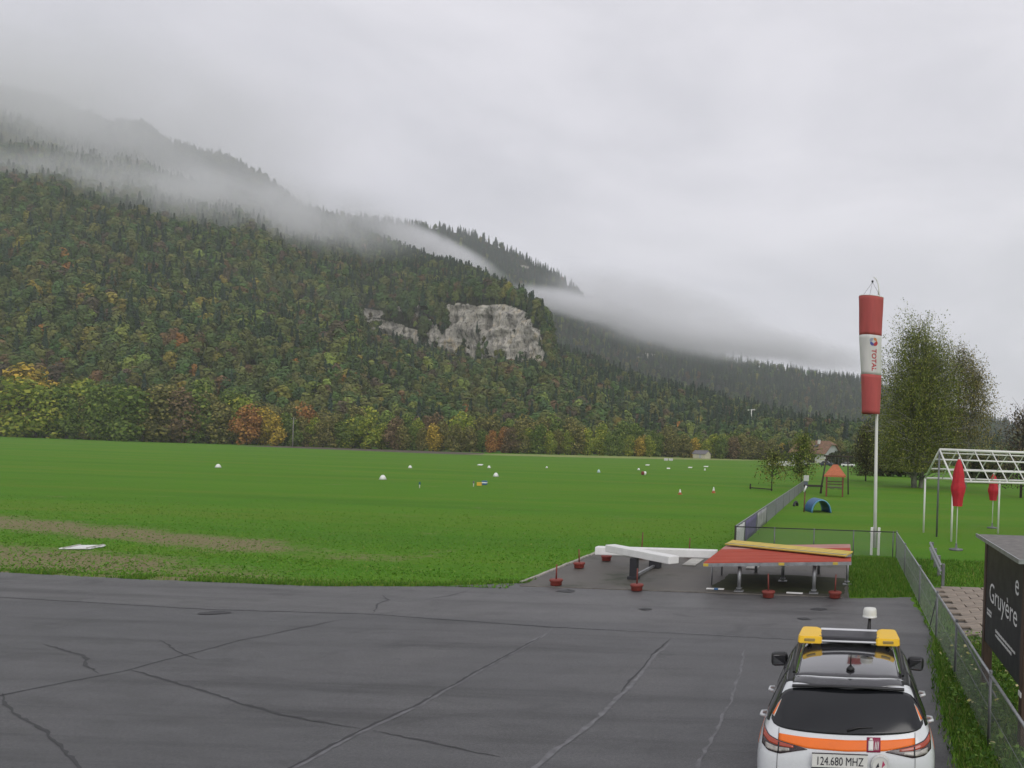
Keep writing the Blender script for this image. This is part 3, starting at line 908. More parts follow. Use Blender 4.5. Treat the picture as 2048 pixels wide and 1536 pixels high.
# fringe along the apron edge and turf beyond
xs = np.concatenate([rg.uniform(-40, -8.9, 16000)])
ye = np.interp(xs, [-90, -30, -22.6, -18.3, -13.8, -11.1, -9.1], [21.0, 21.2, 21.6, 21.25, 21.2, 21.75, 22.7])
kp = (xs > -14) | (fbm(xs / 1.3, xs * 0, 0, 3, 5) > 0.56) | (rg.random(len(xs)) < 0.12)
xs, ye = xs[kp], ye[kp]
blades('edge_grass', 'grass fringe along the apron edge', xs, ye + np.abs(rg.normal(0, 0.35, len(xs))) - 0.03, 0.075, 0.03, GREENS, 8)
k = 70000
u = rg.random(k)
Yt = 21.8 + 26 * u ** 1.9
Xt = rg.uniform(-1.12, 0.02, k) * Yt - 0.5
keep = ~((Xt > -9.1) & (Yt < 31.1)) & (Xt < -3.9)
Xt, Yt = Xt[keep], Yt[keep]
db = np.maximum(1 - np.abs(Yt - (30.9 - 0.33 * (Xt + 28.7))) / 1.5, 1 - np.abs(Yt - (23.7 - 0.22 * (Xt + 23.5))) / 2.4)
keep = ((db < 0.1) | (rg.random(len(Xt)) < 0.42)) & (rg.random(len(Xt)) < np.clip((48 - Yt) / 22, 0, 1))
blades('turf_tufts', 'short mown turf in front of the runway', Xt[keep], Yt[keep], 0.045, 0.05, [(0.0, (0.075, 0.19, 0.015)), (0.5, (0.09, 0.23, 0.018)), (0.85, (0.13, 0.25, 0.026)), (1.0, (0.17, 0.22, 0.05))], 9, lean=0.6)
# broad weeds and yellow fallen leaves by the fence
kk = 3200
Yw = rg.uniform(7, 18, kk); Xw = verge_x(Yw) + 0.08 + rg.uniform(0, 1.25, kk)
C_ = np.stack([Xw, Yw, rg.uniform(0.03, 0.14, kk)], 1)
V, F = quads(C_, rg.normal(size=(kk, 3)) * 0.4 + np.array([0, 0, 1.0]), 0.042, rg, 0.7)
wm = leaf_mat('weed_leaf', None, ((0.0, (0.05, 0.12, 0.02)), (0.6, (0.09, 0.18, 0.03)), (0.95, (0.15, 0.24, 0.045)), (0.96, (0.45, 0.38, 0.07)), (1.0, (0.55, 0.5, 0.3))))
tag(link(bpy.data.objects.new('weed_leaves', np_mesh('weed_leaves', V, F, wm))), 'broad weed leaves and a few yellow fallen leaves on the verge', None, None, 'stuff')
# ------------------------------------------------------------------ paints
m_white = mat('white_paint', (0.74, 0.74, 0.72), 0.5, scale=3, var=0.06, dirt=((0.45, 0.43, 0.38), 2.5, 0.62))
m_whitemetal = mat('white_metal', (0.72, 0.72, 0.68), 0.4, scale=2, var=0.08)
m_black = mat('black_post', (0.016, 0.016, 0.02), 0.6, scale=6)
m_galv = mat('galvanised_steel', (0.34, 0.35, 0.36), 0.45, scale=5, var=0.25, metal=0.7)
m_greypost = mat('grey_steel_post', (0.16, 0.165, 0.17), 0.5, scale=5, var=0.2, metal=0.4)
m_red = mat('red_lacquer', (0.20, 0.034, 0.024), 0.6, scale=5, var=0.25, dirt=((0.18, 0.09, 0.07), 6, 0.62))
m_rust = mat('dark_red_pole', (0.16, 0.035, 0.024), 0.6, scale=8, var=0.3)
m_redboard = mat('weathered_red_board', (0.34, 0.042, 0.022), 0.8, scale=2.2, col2=(0.42, 0.085, 0.05), stretch=(0.5, 5, 5), dirt=((0.42, 0.22, 0.18), 1.3, 0.66), detail=7, spec=0.25)
m_pinkboard = mat('bleached_red_board', (0.33, 0.10, 0.08), 0.8, scale=2.0, col2=(0.50, 0.30, 0.27), stretch=(0.5, 6, 6), detail=7)
m_yellow = mat('yellow_paint', (0.54, 0.40, 0.06), 0.5, scale=3, var=0.15, stretch=(0.5, 3, 3), dirt=((0.40, 0.31, 0.15), 2, 0.6))
m_wooddark = mat('dark_timber', (0.032, 0.024, 0.018), 0.75, scale=5, var=0.3)
m_brown = mat('brown_timber', (0.062, 0.036, 0.024), 0.6, scale=4, var=0.3, stretch=(4, 4, 0.6))
m_blue = mat('blue_plastic', (0.02, 0.11, 0.26), 0.4, scale=4, var=0.15)
m_orange = mat('orange_roof', (0.42, 0.12, 0.05), 0.6, scale=4, var=0.2)

# ------------------------------------------------------------------ landing T on posts
tee = thing('landing_tee', 'raised white landing T of two box beams on dark posts', 'landing T', (-6.15, 25.3, 0))
mb = MB(); mb.bbox((0, 1.35, 0.50), (4.0, 0.34, 0.26), R(2), 0.02); mb.build('crossbar', m_white, tee)
q = MB(); q.bbox((0.10, -1.2, 0.77), (3.35, 0.36, 0.22), R(-42), 0.02); q.build('stem_beam', m_white, tee)
mb = MB(); mb.bbox((0.02, 1.1, 0.19), (0.36, 0.3, 0.36), None, 0.02); mb.build('post', m_black, tee)
mb = MB(); mb.bbox((-0.08, -1.2, 0.33), (0.22, 0.24, 0.62), None, 0.015); mb.bbox((-0.08, -1.2, 0.05), (0.32, 0.34, 0.1), None, 0.02); mb.build('post', m_black, tee)
mb = MB(); mb.bar((-0.06, -1.05, 0.09), (0.0, 0.95, 0.09), 0.07, 0.07); mb.build('base_rail', m_galv, tee)

# ------------------------------------------------------------------ red signal panel with yellow diagonal
tbl = thing('signal_panel', 'square red boarded signal panel with a yellow diagonal, on steel legs', 'signal panel', (-1.78, 24.4, 0))
tilt = lambda x: 0.90 + x * 0.046
W2 = 2.06
planks = 12
for i in range(planks):
    d = 4.2 / planks; y0 = -2.1 + d * (i + 0.5)
    mb = MB(); ang = Matrix.Rotation(-math.atan(0.046), 3, 'Y')
    mb.bbox((0, y0, tilt(0) + random.uniform(-0.004, 0.004)), (2 * W2, d - 0.012, 0.035), ang, 0.005)
    mb.build('plank', m_pinkboard if i >= 9 else m_redboard, tbl)
mb = MB()
for y0 in (-2.13, 2.13): mb.bar((-W2, y0, tilt(-W2) - 0.045), (W2, y0, tilt(W2) - 0.045), 0.04, 0.09)
for x0 in (-W2 + 0.02, 0, W2 - 0.02): mb.bar((x0, -2.1, tilt(x0) - 0.05), (x0, 2.1, tilt(x0) - 0.05), 0.05, 0.06)
mb.build('frame', m_galv, tbl)
a, b_ = Vector((-1.95, 2.0, tilt(-1.95) + 0.13)), Vector((2.0, -1.45, tilt(2.0) + 0.13))
mb = MB(); mb.bar(a, b_, 0.36, 0.03, up=(-0.2, -0.26, 1)); mb.build('diagonal_board', m_yellow, tbl)
mb = MB(); mb.bar(a - Vector((0, 0, .045)), b_ - Vector((0, 0, .045)), 0.24, 0.07); mb.build('diagonal_batten', m_galv, tbl)
for x0, w in ((-1.98, 0.14), (0.12, 0.16), (1.62, 0.14)):
    mb = MB(); mb.box((x0, -2.156, tilt(x0) - 0.04), (w, 0.012, 0.075)); mb.build('corner_plate', m_yellow, tbl)
for lx, ly, r_, foot in ((-1.08, -1.8, 0.055, 1), (1.03, -1.71, 0.055, 1), (-2.0, -0.9, 0.022, 0), (0.0, 0.2, 0.05, 1), (-2.0, 1.0, 0.03, 0), (-1.0, 1.8, 0.05, 0), (1.05, 1.9, 0.05, 0), (1.98, 0.0, 0.04, 1)):
    mb = MB(); z1 = tilt(lx) - 0.09
    mb.tube([(lx, ly, 0.01), (lx, ly, z1)], r_, 10)
    if foot: mb.bbox((lx, ly, 0.02), (0.26, 0.26, 0.025), None, 0.005); mb.bbox((lx, ly, 0.10), (0.16, 0.16, 0.02), None, 0.004)
    mb.build('leg', m_galv, tbl)

# ------------------------------------------------------------------ red weighted marker posts around the pad
def marker_post(loc, h, label, lean=0.0):
    t = thing('marker_post', label, 'marker post', loc, random.uniform(0, 3), 'weighted marker posts around the signal pad')
    mb = MB(); mb.lathe([(0.13, 0.012), (0.155, 0.03), (0.15, 0.11), (0.175, 0.13), (0.185, 0.17), (0.17, 0.195), (0.06, 0.2)], 18); mb.build('base', m_red, t)
    mb = MB(); mb.tube([(0, 0, 0.19), (lean, 0, h)], [0.022, 0.018], 8); mb.build('pole', m_rust if h > 0.6 else m_red, t)
    return t
for (x, y), h, lab in (((-7.98, 22.46), 0.60, 'red marker post at the front left corner of the pad'), ((-8.43, 25.76), 0.62, 'dark red marker post on the pad edge left of the landing T'),
                       ((-8.1, 27.6), 0.40, 'short red marker post below the left end of the white crossbar'), ((-5.62, 22.1), 0.62, 'bright red marker post in front of the landing T'),
                       ((-7.1, 28.4), 0.95, 'tall dark marker post behind the landing T'), ((-5.58, 29.3), 0.7, 'red marker post behind the right end of the white crossbar'),
                       ((-1.95, 21.75), 0.66, 'red marker post at the front middle of the red panel'), ((-0.14, 22.02), 0.66, 'red marker post at the front right corner of the red panel')):
    marker_post((x, y, 0.006), h, lab, random.uniform(-0.03, 0.03))

m_slab = mat('pale_board', (0.42, 0.41, 0.37), 0.7, scale=3, var=0.2, dirt=((0.2, 0.19, 0.16), 3, 0.6))
def slab(loc, size, rz, label, m=m_slab, band=None):
    t = thing('ground_board', label, 'board', loc, rz)
    mb = MB(); mb.bbox((0, 0, size[2] / 2 + 0.004), size, None, 0.008); mb.build('board', m, t)
    if band: mb = MB(); mb.box((0.03, 0, size[2] / 2 + 0.004), (0.12, size[1] + 0.006, size[2] + 0.006)); mb.build('band', band, t)
    return t
slab((-5.16, 27.9, 0.008), (0.45, 1.65, 0.04), 0, 'pale grey board lying between landing T and red panel')
slab((-3.0, 27.5, 0.008), (0.4, 1.4, 0.04), 0, 'pale board lying behind the red panel')
slab((-3.55, 22.72, 0.014), (0.5, 0.12, 0.03), R(2), 'short white board with a blue band under the red panel', m_white, m_blue)
slab((-1.28, 22.5, 0.014), (0.46, 0.12, 0.03), R(-4), 'short white board under the front of the red panel', m_white)

# white painted board in the grass, left foreground
wm = thing('runway_marker_board', 'flaking white board lying flat on the worn grass at left', 'marker board', (-25.0, 26.4, 0), R(18))
wm.scale = (0.62, 0.8, 1)
for i in range(5):
    mb = MB(); mb.bbox((random.uniform(-0.05, 0.05), -0.45 + i * 0.22, 0.03 + random.uniform(0, 0.02)), (1.35 + random.uniform(-0.25, 0.15), 0.2, 0.035), R(random.uniform(-4, 4)), 0.008)
    mb.build('plank', m_white, wm)
for x0 in (-0.5, 0.5):
    mb = MB(); mb.bbox((x0, 0, 0.068), (0.1, 1.15, 0.03), R(random.uniform(-3, 3)), 0.008); mb.build('batten', m_slab, wm)

# ------------------------------------------------------------------ windsock
m_sockred = mat('sock_red', (0.40, 0.075, 0.07), 0.75, scale=2, var=0.12, stretch=(3, 3, 0.5))
m_sockwhite = mat('sock_white', (0.58, 0.57, 0.55), 0.75, scale=2, var=0.08, stretch=(3, 3, 0.5))
m_letter = mat('letter_red', (0.42, 0.03, 0.035), 0.7, var=0.05)
m_logob = mat('logo_blue', (0.06, 0.09, 0.32), 0.7, var=0.05)
m_logoo = mat('logo_orange', (0.55, 0.22, 0.07), 0.7, var=0.05)
m_logog = mat('logo_grey', (0.30, 0.33, 0.42), 0.7, var=0.05)
ws = thing('windsock', 'limp red and white windsock hanging on a tall white pole', 'windsock', (1.30, 31.86, 0))
mast = lambda z: Vector((0.02 - 0.020 * z, 0, z))
mb = MB(); mb.tube([mast(0.3), mast(3.5), mast(7), mast(10.35)], [0.075, 0.065, 0.055, 0.045], 14); mb.build('mast', m_whitemetal, ws)
mb = MB(); mb.bbox((-0.12, 0, 0.55), (0.10, 0.14, 1.1), None, 0.01); mb.bbox((0.16, 0, 0.55), (0.10, 0.14, 1.1), None, 0.01); mb.tube([(-0.2, 0, 0.9), (0.24, 0, 0.9)], 0.02, 8); mb.build('hinge_base', m_whitemetal, ws)
top = mast(10.3)
SX = -0.50
mb = MB(); pts = [top, top + Vector((0.01, 0, 0.28)), top + Vector((-0.03, 0, 0.50)), top + Vector((-0.12, -0.04, 0.68)), top + Vector((-0.22, -0.1, 0.74))]
mb.tube(pts, [0.04, 0.03, 0.022, 0.02, 0.018], 8); mb.build('swivel_arm', m_whitemetal, ws)
mb = MB()
for k in range(18): pass
mb.lathe([(0.0, -0.05), (0.04, -0.03), (0.045, 0.0), (0.035, 0.04), (0.0, 0.05)], 10, (SX + 0.05, -0.25, 10.83), cap=False); mb.build('pulley', m_black, ws)
mb = MB()
for a in (0.4, 2.5, 4.6): mb.tube([(SX + 0.05, -0.25, 10.8), (SX + 0.47 * math.cos(a), -0.30 + 0.47 * math.sin(a), 10.2)], 0.006, 4)
mb.build('bridle', m_greypost, ws)
def sock_pt(a, z):
    t = (10.2 - z) / 4.6
    r_ = 0.485 - 0.135 * t + 0.010 * math.sin(3 * a + 2 * z) + 0.008 * math.sin(5 * a - z * 1.7)
    return Vector((SX + 0.17 * t + r_ * math.cos(a), -0.30 + 0.9 * r_ * math.sin(a), z + 0.012 * math.sin(2 * a)))
def sock_band(z0, z1, m, name):
    vs, fs = [], []
    nz, na = 12, 36
    for i in range(nz + 1):
        for k in range(na): vs.append(sock_pt(2 * math.pi * k / na, z0 + (z1 - z0) * i / nz))
    for i in range(nz):
        for k in range(na): fs.append((i * na + k, i * na + (k + 1) % na, (i + 1) * na + (k + 1) % na, (i + 1) * na + k))
    mb = MB(); mb.add(vs, fs, True); o = mb.build(name, m, ws)
    so = o.modifiers.new('thickness', 'SOLIDIFY'); so.thickness = 0.006
    return o
sock_band(10.2, 8.67, m_sockred, 'red_band'); wb = sock_band(8.67, 7.13, m_sockwhite, 'white_band'); sock_band(7.13, 5.6, m_sockred, 'red_band')
mb = MB()
ring = [sock_pt(2 * math.pi * k / 28, 10.2) for k in range(29)]
mb.tube(ring, 0.016, 6, cap=False); mb.build('hoop', m_whitemetal, ws)

def text_mesh(txt, size, bold=0.0):
    cu = bpy.data.curves.new('t', 'FONT'); cu.body = txt; cu.size = size; cu.resolution_u = 3; cu.offset = bold
    o = bpy.data.objects.new('t', cu); COL.objects.link(o)
    dg = bpy.context.evaluated_depsgraph_get()
    me = bpy.data.meshes.new_from_object(o.evaluated_get(dg))
    bpy.data.objects.remove(o); bpy.data.curves.remove(cu)
    bm = bmesh.new(); bm.from_mesh(me)
    bmesh.ops.triangulate(bm, faces=bm.faces[:])
    vs = np.array([v.co[:] for v in bm.verts]); bm.verts.index_update()
    fs = [tuple(v.index for v in f.verts) for f in bm.faces]
    bm.free(); bpy.data.meshes.remove(me)
    return vs, fs
def on_sock(u, z):
    """u metres round the front of the sock (to the right), z height"""
    a = -math.pi / 2 + u / 0.44
    p = sock_pt(a, z); c_ = Vector((SX + 0.17 * (10.2 - z) / 4.6, -0.30, z))
    return p + (p - c_).normalized() * 0.012
vs, fs = text_mesh('TOTAL', 0.27, 0.007)
wtx = vs[:, 0].max()
mb = MB(); mb.add([on_sock(0.05 + 0.18 - 0.20 + v[1] * 1.0, 8.12 - v[0] / wtx * 0.86) for v in vs], fs)
# text runs downwards, letter tops to the right
mb.build('lettering', m_letter, wb)
def arc(a0, a1, r0, r1, m, name):
    vs, fs = [], []
    k = 14
    for i in range(k + 1):
        t = i / k; a = R(a0 + (a1 - a0) * t); w = math.sin(math.pi * (0.12 + 0.88 * t)) * (r1 - r0) * 0.5 + 0.012
        rm = (r0 + r1) / 2
        for r_ in (rm - w, rm + w): vs.append(on_sock(0.10 + r_ * math.cos(a), 8.40 + r_ * math.sin(a)))
        if i: fs.append((2 * i - 2, 2 * i - 1, 2 * i + 1, 2 * i))
    mb = MB(); mb.add(vs, fs); mb.build(name, m, wb)
arc(10, -110, 0.06, 0.17, m_letter, 'logo_arc'); arc(190, 290, 0.06, 0.16, m_logob, 'logo_arc'); arc(90, 10, 0.07, 0.16, m_logoo, 'logo_arc'); arc(190, 95, 0.07, 0.16, m_logog, 'logo_arc')

# ------------------------------------------------------------------ fences
def chain_link(name, parent, x0, y0, x1, y1, h, pitch=0.07, w=0.0035, m=None):
    """diagonal wires of a mesh panel as one part"""
    L = math.hypot(x1 - x0, y1 - y0); dx, dy = (x1 - x0) / L, (y1 - y0) / L
    vs, fs = [], []
    def wire(u0, z0, u1, z1):
        o = len(vs)
        d = math.hypot(u1 - u0, z1 - z0); nu, nz = -(z1 - z0) / d * w, (u1 - u0) / d * w
        for u_, z_ in ((u0, z0), (u1, z1)):
            for k in ((1, 0), (-0.5, 0.87), (-0.5, -0.87)):
                off = k[1] * w
                vs.append((x0 + dx * (u_ + nu * k[0]) - dy * off, y0 + dy * (u_ + nu * k[0]) + dx * off, z_ + nz * k[0]))
        for k in range(3): fs.append((o + k, o + (k + 1) % 3, o + 3 + (k + 1) % 3, o + 3 + k))
    zb, zt = 0.04, h
    u = -h
    while u < L:
        for s_ in (1, -1):
            ua, ub = (u, u + h) if s_ > 0 else (u + h, u)
            za, zb_ = zb, zt
            a0, a1 = ua, ub; c0, c1 = za, zb_
            # clip to 0..L
            def clip(a0, c0, a1, c1):
                if a0 < 0: c0 += (0 - a0) / (a1 - a0) * (c1 - c0); a0 = 0
                if a0 > L: c0 += (L - a0) / (a1 - a0) * (c1 - c0); a0 = L
                return a0, c0
            if max(a0, a1) <= 0 or min(a0, a1) >= L: continue
            p0 = clip(a0, c0, a1, c1); p1 = clip(a1, c1, a0, c0)
            if abs(p0[0] - p1[0]) > 0.01: wire(p0[0], p0[1], p1[0], p1[1])
        u += pitch
    mb = MB(); mb.add(vs, fs); o = mb.build(name, m, parent)
    o['kind'] = 'stuff'
    return o
m_wire = mat('wire', (0.24, 0.25, 0.25), 0.5, scale=5, metal=0.5)

fr = thing('wire_fence', 'grey wire mesh fence with steel posts running beside the parked car', 'fence', (2.13, 0, 0))
ys = [4.8, 7.9, 11.1, 14.5, 17.5, 21.5, 26.8, 31.2]
for i, y_ in enumerate(ys):
    mb = MB(); mb.tube([(0, y_, -0.05), (0.0, y_, 1.04)], 0.024, 8); mb.lathe([(0.028, 0), (0.026, 0.02), (0.0, 0.035)], 8, (0, y_, 1.04), cap=False)
    mb.build('post', m_greypost, fr)
for a, b_ in zip(ys[:-1], ys[1:]):
    mb = MB(); mb.tube([(0, a, 1.0), (0, b_, 1.0)], 0.021, 8); mb.build('top_rail', m_galv, fr)
    chain_link('mesh_panel', fr, 0, a + 0.03, 0, b_ - 0.03, 0.98, 0.06, 0.0013, m_wire)
mb = MB(); mb.tube([(0, ys[0], 0.06), (0, ys[-1], 0.06)], 0.006, 5); mb.build('tension_wire', m_wire, fr)
mb = MB(); mb.tube([(0, ys[0], 0.52), (0, ys[-1], 0.52)], 0.004, 5); mb.build('tension_wire', m_wire, fr)
mb = MB(); mb.tube([(0.0, 14.5, 0.95), (0.5, 12.9, 0.05)], 0.016, 6); mb.build('brace', m_greypost, fr)
mb = MB(); mb.tube([(0.0, 17.5, 0.95), (0.0, 18.7, 0.05)], 0.016, 6); mb.build('brace', m_greypost, fr)

pf = thing('playground_fence', 'long wire fence with banners between runway and playground', 'fence', (-4.2, 0, 0))
ys = [31.4, 34.2, 38.8, 44.0, 50, 56, 62, 68, 74, 80, 85.5]
for y_ in ys:
    mb = MB(); mb.tube([(0, y_, -0.05), (0, y_, 1.03)], 0.03, 8); mb.build('post', m_wooddark if y_ < 32 else m_greypost, pf)
mb = MB(); mb.tube([(0, 31.4, 1.0), (0, 85.5, 1.0)], 0.022, 6); mb.build('top_rail', m_galv, pf)
chain_link('mesh_panel', pf, 0, 31.4, 0, 85.5, 0.98, 0.09, 0.004, m_wire)
def banner(name, y0, y1, m):
    mb = MB(); vs, fs = [], []
    k = 10
    for i in range(k + 1):
        for j in range(5):
            vs.append((0.04 + 0.02 * math.sin(i * 1.7) * math.sin(j * 1.3), y0 + (y1 - y0) * i / k, 0.07 + 0.88 * j / 4 - 0.015 * math.sin(i * 2.1) * (j == 4)))
        if i:
            for j in range(4): o = (i - 1) * 5 + j; fs.append((o, o + 5, o + 6, o + 1))
    mb.add(vs, fs, True)
    o = mb.build(name, m, pf); so = o.modifiers.new('thickness', 'SOLIDIFY'); so.thickness = 0.004
    return o
m_ban1 = mat('banner_white', (0.62, 0.61, 0.58), 0.6, scale=2.4, col2=(0.50, 0.50, 0.50), dirt=((0.18, 0.16, 0.16), 3.0, 0.6))
m_ban2 = mat('banner_violet', (0.075, 0.06, 0.16), 0.6, scale=1.4, col2=(0.14, 0.11, 0.22))
m_ban3 = mat('banner_grey', (0.40, 0.39, 0.39), 0.6, scale=1.6, col2=(0.2, 0.2, 0.21), dirt=((0.1, 0.1, 0.11), 2.2, 0.55))
banner('white_banner', 31.55, 34.0, m_ban1)['label'] = 'white banner on the near end of the fence'
banner('violet_banner', 34.4, 38.6, m_ban2)['label'] = 'violet banner beside the white one'
banner('grey_banner', 39.1, 43.6, m_ban3)['label'] = 'grey printed banner'
nb = thing('notice_board', 'small pale notice board at the far end of the playground fence', 'notice board', (-4.05, 84.6, 0))
mb = MB(); mb.tube([(0, 0, 0), (0, 0, 1.55)], 0.05, 8); mb.build('post', m_greypost, nb)
mb = MB(); mb.bbox((0.05, -0.08, 1.25), (0.55, 0.05, 0.6), None, 0.01); mb.build('board', m_ban1, nb)
mb = MB(); mb.bbox((0.02, -0.08, 0.55), (0.45, 0.05, 0.7), None, 0.01); mb.build('lower_board', mat('slate_board', (0.10, 0.12, 0.16), 0.6), nb)
cf = thing('cross_fence', 'dark-railed wire fence running across behind the red panel', 'fence', (-4.2, 31.35, 0))
for x0 in (1.55, 3.1, 4.65, 6.2):
    mb = MB(); mb.tube([(x0, 0, -0.05), (x0, 0, 1.02)], 0.024, 8); mb.build('post', m_greypost, cf)
mb = MB(); mb.tube([(0.04, 0, 0.99), (6.3, 0, 0.99)], 0.02, 6); mb.build('top_rail', m_black, cf)
chain_link('mesh_panel', cf, 0.05, 0, 6.3, 0, 0.97, 0.07, 0.003, m_wire)

# ------------------------------------------------------------------ sign kiosk by the fence
m_board = mat('black_board', (0.014, 0.014, 0.016), 0.45, scale=4, var=0.2)
m_felt = mat('grey_roof_felt', (0.16, 0.15, 0.14), 0.85, scale=6, var=0.25)
m_lettr = mat('sign_letters', (0.62, 0.62, 0.60), 0.6, var=0.05)
kg = thing('information_sign', 'black lettered sign box with a flat grey roof behind the wire fence', 'sign', (2.55, 0, 0))
mb = MB(); mb.bbox((0.012, 12.5, 1.72), (0.05, 3.0, 1.76), None, 0.008); mb.build('panel', m_board, kg)
for y_ in (11.0, 14.0):
    mb = MB(); mb.bbox((0.05, y_, 1.28), (0.16, 0.18, 2.6), None, 0.012); mb.build('post', m_brown, kg)
for y_ in (11.0, 14.0):
    mb = MB(); mb.bbox((1.0, y_, 1.28), (0.14, 0.14, 2.6), None, 0.012); mb.build('post', m_brown, kg)
mb = MB(); mb.bbox((0.52, 10.99, 1.72), (0.78, 0.05, 1.74), None, 0.006); mb.build('end_panel', m_brown, kg)
mb = MB(); mb.bbox((0.5, 12.5, 2.63), (1.3, 3.5, 0.04), None, 0.008); mb.build('roof', m_felt, kg)
mb = MB()
mb.bar((-0.16, 10.73, 2.63), (-0.16, 14.27, 2.63), 0.02, 0.06); mb.bar((-0.15, 10.74, 2.63), (1.16, 10.74, 2.63), 0.02, 0.06); mb.build('roof_edge', m_galv, kg)
def sign_text(txt, size, y_left, z, wid, name='lettering'):
    vs, fs = text_mesh(txt, size)
    w0 = vs[:, 0].max()
    mb = MB(); mb.add([(-0.0165, y_left - v[0] / w0 * wid, z + v[1]) for v in vs], fs); mb.build(name, m_lettr, kg)
sign_text('e', 0.46, 11.62, 2.06, 0.26)
sign_text('Gruyère', 0.46, 13.6, 1.60, 2.2)
rgs = random.Random(8)
for (ya, yb, za) in ((13.75, 13.35, 1.42), (13.75, 13.4, 1.36), (12.95, 11.5, 1.22), (12.95, 11.7, 1.15)):     # small print, too fine to read
    mb = MB(); y_ = ya
    while y_ > yb:
        w_ = rgs.uniform(0.02, 0.05); mb.box((-0.0155, y_ - w_ / 2, za), (0.003, w_, rgs.uniform(0.025, 0.05))); y_ -= w_ + 0.012
    mb.build('small_print', m_lettr, kg)
mb = MB(); mb.bbox((-0.034, 11.0, 0.78), (0.012, 0.16, 0.07), None, 0.003); mb.build('plate', m_white, kg)

# stone path and guard rail behind the fence
m_paver = mat('sandstone_paver', (0.24, 0.20, 0.16), 0.9, scale=5, var=0.25, bump=0.2)
pth = tag(sheet('stone_path', [(2.7, 17.0), (6.5, 17.0), (6.5, 24.5), (2.9, 24.5)], 0.006, mat('path_joint', (0.10, 0.09, 0.075), 0.95)), 'stone paved path behind the wire fence', None, None, 'structure')
pm = MB(); pm.bbox((0, 0, 0.03), (0.58, 0.38, 0.05), None, 0.01); pme = pm.mesh('paver', m_paver)
for i in range(6):
    for j in range(18):
        o = link(bpy.data.objects.new('paver', pme), pth)
        o.location = (3.05 + i * 0.61 + (0.3 if j % 2 else 0) + random.uniform(-0.01, 0.01), 17.25 + j * 0.41, 0.006 + random.uniform(-0.006, 0.006)); o.rotation_euler = (0, 0, R(random.uniform(-1, 1)))
gr = thing('guard_rail', 'galvanised steel guard rail behind the fence on the right lawn', 'guard rail', (3.1, 24.6, 0))
mb = MB()
prof = [(0.0, 0.70), (-0.05, 0.66), (-0.05, 0.60), (0.0, 0.56), (0.0, 0.50), (-0.05, 0.46), (-0.05, 0.40), (0.0, 0.36)]
vs = [(p[0] + 0.35 * t, 6.5 * t, p[1]) for t in (0, 1) for p in prof]
mb.add(vs, [(i, i + 1, i + 9, i + 8) for i in range(7)])
o = mb.build('rail', m_galv, gr); so = o.modifiers.new('thickness', 'SOLIDIFY'); so.thickness = 0.005
for t in (0.03, 0.35, 0.67, 0.98):
    mb = MB(); mb.bbox((0.35 * t + 0.06, 6.5 * t, 0.34), (0.09, 0.12, 0.7), None, 0.008); mb.build('post', m_greypost, gr)

# ------------------------------------------------------------------ white roof frame, parasols
pg = thing('roof_frame', 'bare white metal gable roof frame of a pavilion at right', 'pavilion frame', (4.72, 40.0, 0), R(13))
Lr, hw, zr, ze = 8.4, 2.05, 4.36, 2.86
mb = MB(); mb.tube([(0, 0, zr), (Lr, 0, zr)], 0.075, 8); mb.build('ridge_beam', m_whitemetal, pg)
mb = MB(); mb.tube([(0, 0, zr - 0.17), (Lr, 0, zr - 0.17)], 0.035, 8); mb.build('ridge_beam', m_whitemetal, pg)
for s_ in (-1, 1):
    for t in (0.33, 0.66, 1.0):
        mb = MB(); mb.tube([(0, s_ * hw * t, zr + (ze - zr) * t), (Lr, s_ * hw * t, zr + (ze - zr) * t)], 0.045 if t < 1 else 0.055, 8); mb.build('purlin' if t < 1 else 'eave_beam', m_whitemetal, pg)
    for i in range(10):
        x0 = Lr * i / 9
        mb = MB(); mb.tube([(x0, 0, zr), (x0, s_ * hw, ze)], 0.045 if i in (0, 9) else 0.03, 8); mb.build('rafter', m_whitemetal, pg)
    for x0 in (0, Lr / 2, Lr):
        mb = MB(); mb.tube([(x0, s_ * hw, 0), (x0, s_ * hw, ze)], 0.05, 8); mb.build('column', m_whitemetal, pg)
mb = MB(); mb.tube([(0, 0, 0), (0, 0, zr)], 0.05, 8); mb.build('column', m_greypost, pg)
m_umb = mat('red_canvas', (0.48, 0.018, 0.03), 0.75, scale=5, var=0.15)
def parasol(loc, z0, z1, label):
    t = thing('closed_parasol', label, 'parasol', loc)
    mb = MB(); vs, fs = [], []
    k, na = 12, 24
    for i in range(k + 1):
        f_ = i / k; z = z1 + (z0 - z1) * f_
        r_ = 0.05 + 0.17 * min(1, f_ * 3.2) ** 0.8 + 0.07 * math.exp(-((f_ - 0.62) / 0.12) ** 2) - 0.06 * max(0, f_ - 0.75) * 2
        for q in range(na):
            a = 2 * math.pi * q / na
            rr = r_ * (1 + 0.16 * math.cos(8 * a + f_))
            vs.append((rr * math.cos(a), rr * math.sin(a), z))
    for i in range(k):
        for q in range(na): fs.append((i * na + q, (i + 1) * na + q, (i + 1) * na + (q + 1) % na, i * na + (q + 1) % na))
    mb.add(vs, fs, True); mb.build('canvas', m_umb, t)
    mb = MB(); mb.tube([(0, 0, 0.1), (0, 0, z1 + 0.1)], 0.025, 8); mb.build('pole', m_whitemetal, t)
    mb = MB(); mb.lathe([(0.3, 0.0), (0.3, 0.06), (0.05, 0.1), (0.04, 0.3)], 16); mb.build('foot', m_greypost, t)
    return t
parasol((4.93, 34.5, 0), 1.9, 3.92, 'closed red parasol standing in front of the white roof frame')
parasol((8.6, 46, 0), 1.6, 3.1, 'closed red parasol standing behind the white roof frame')

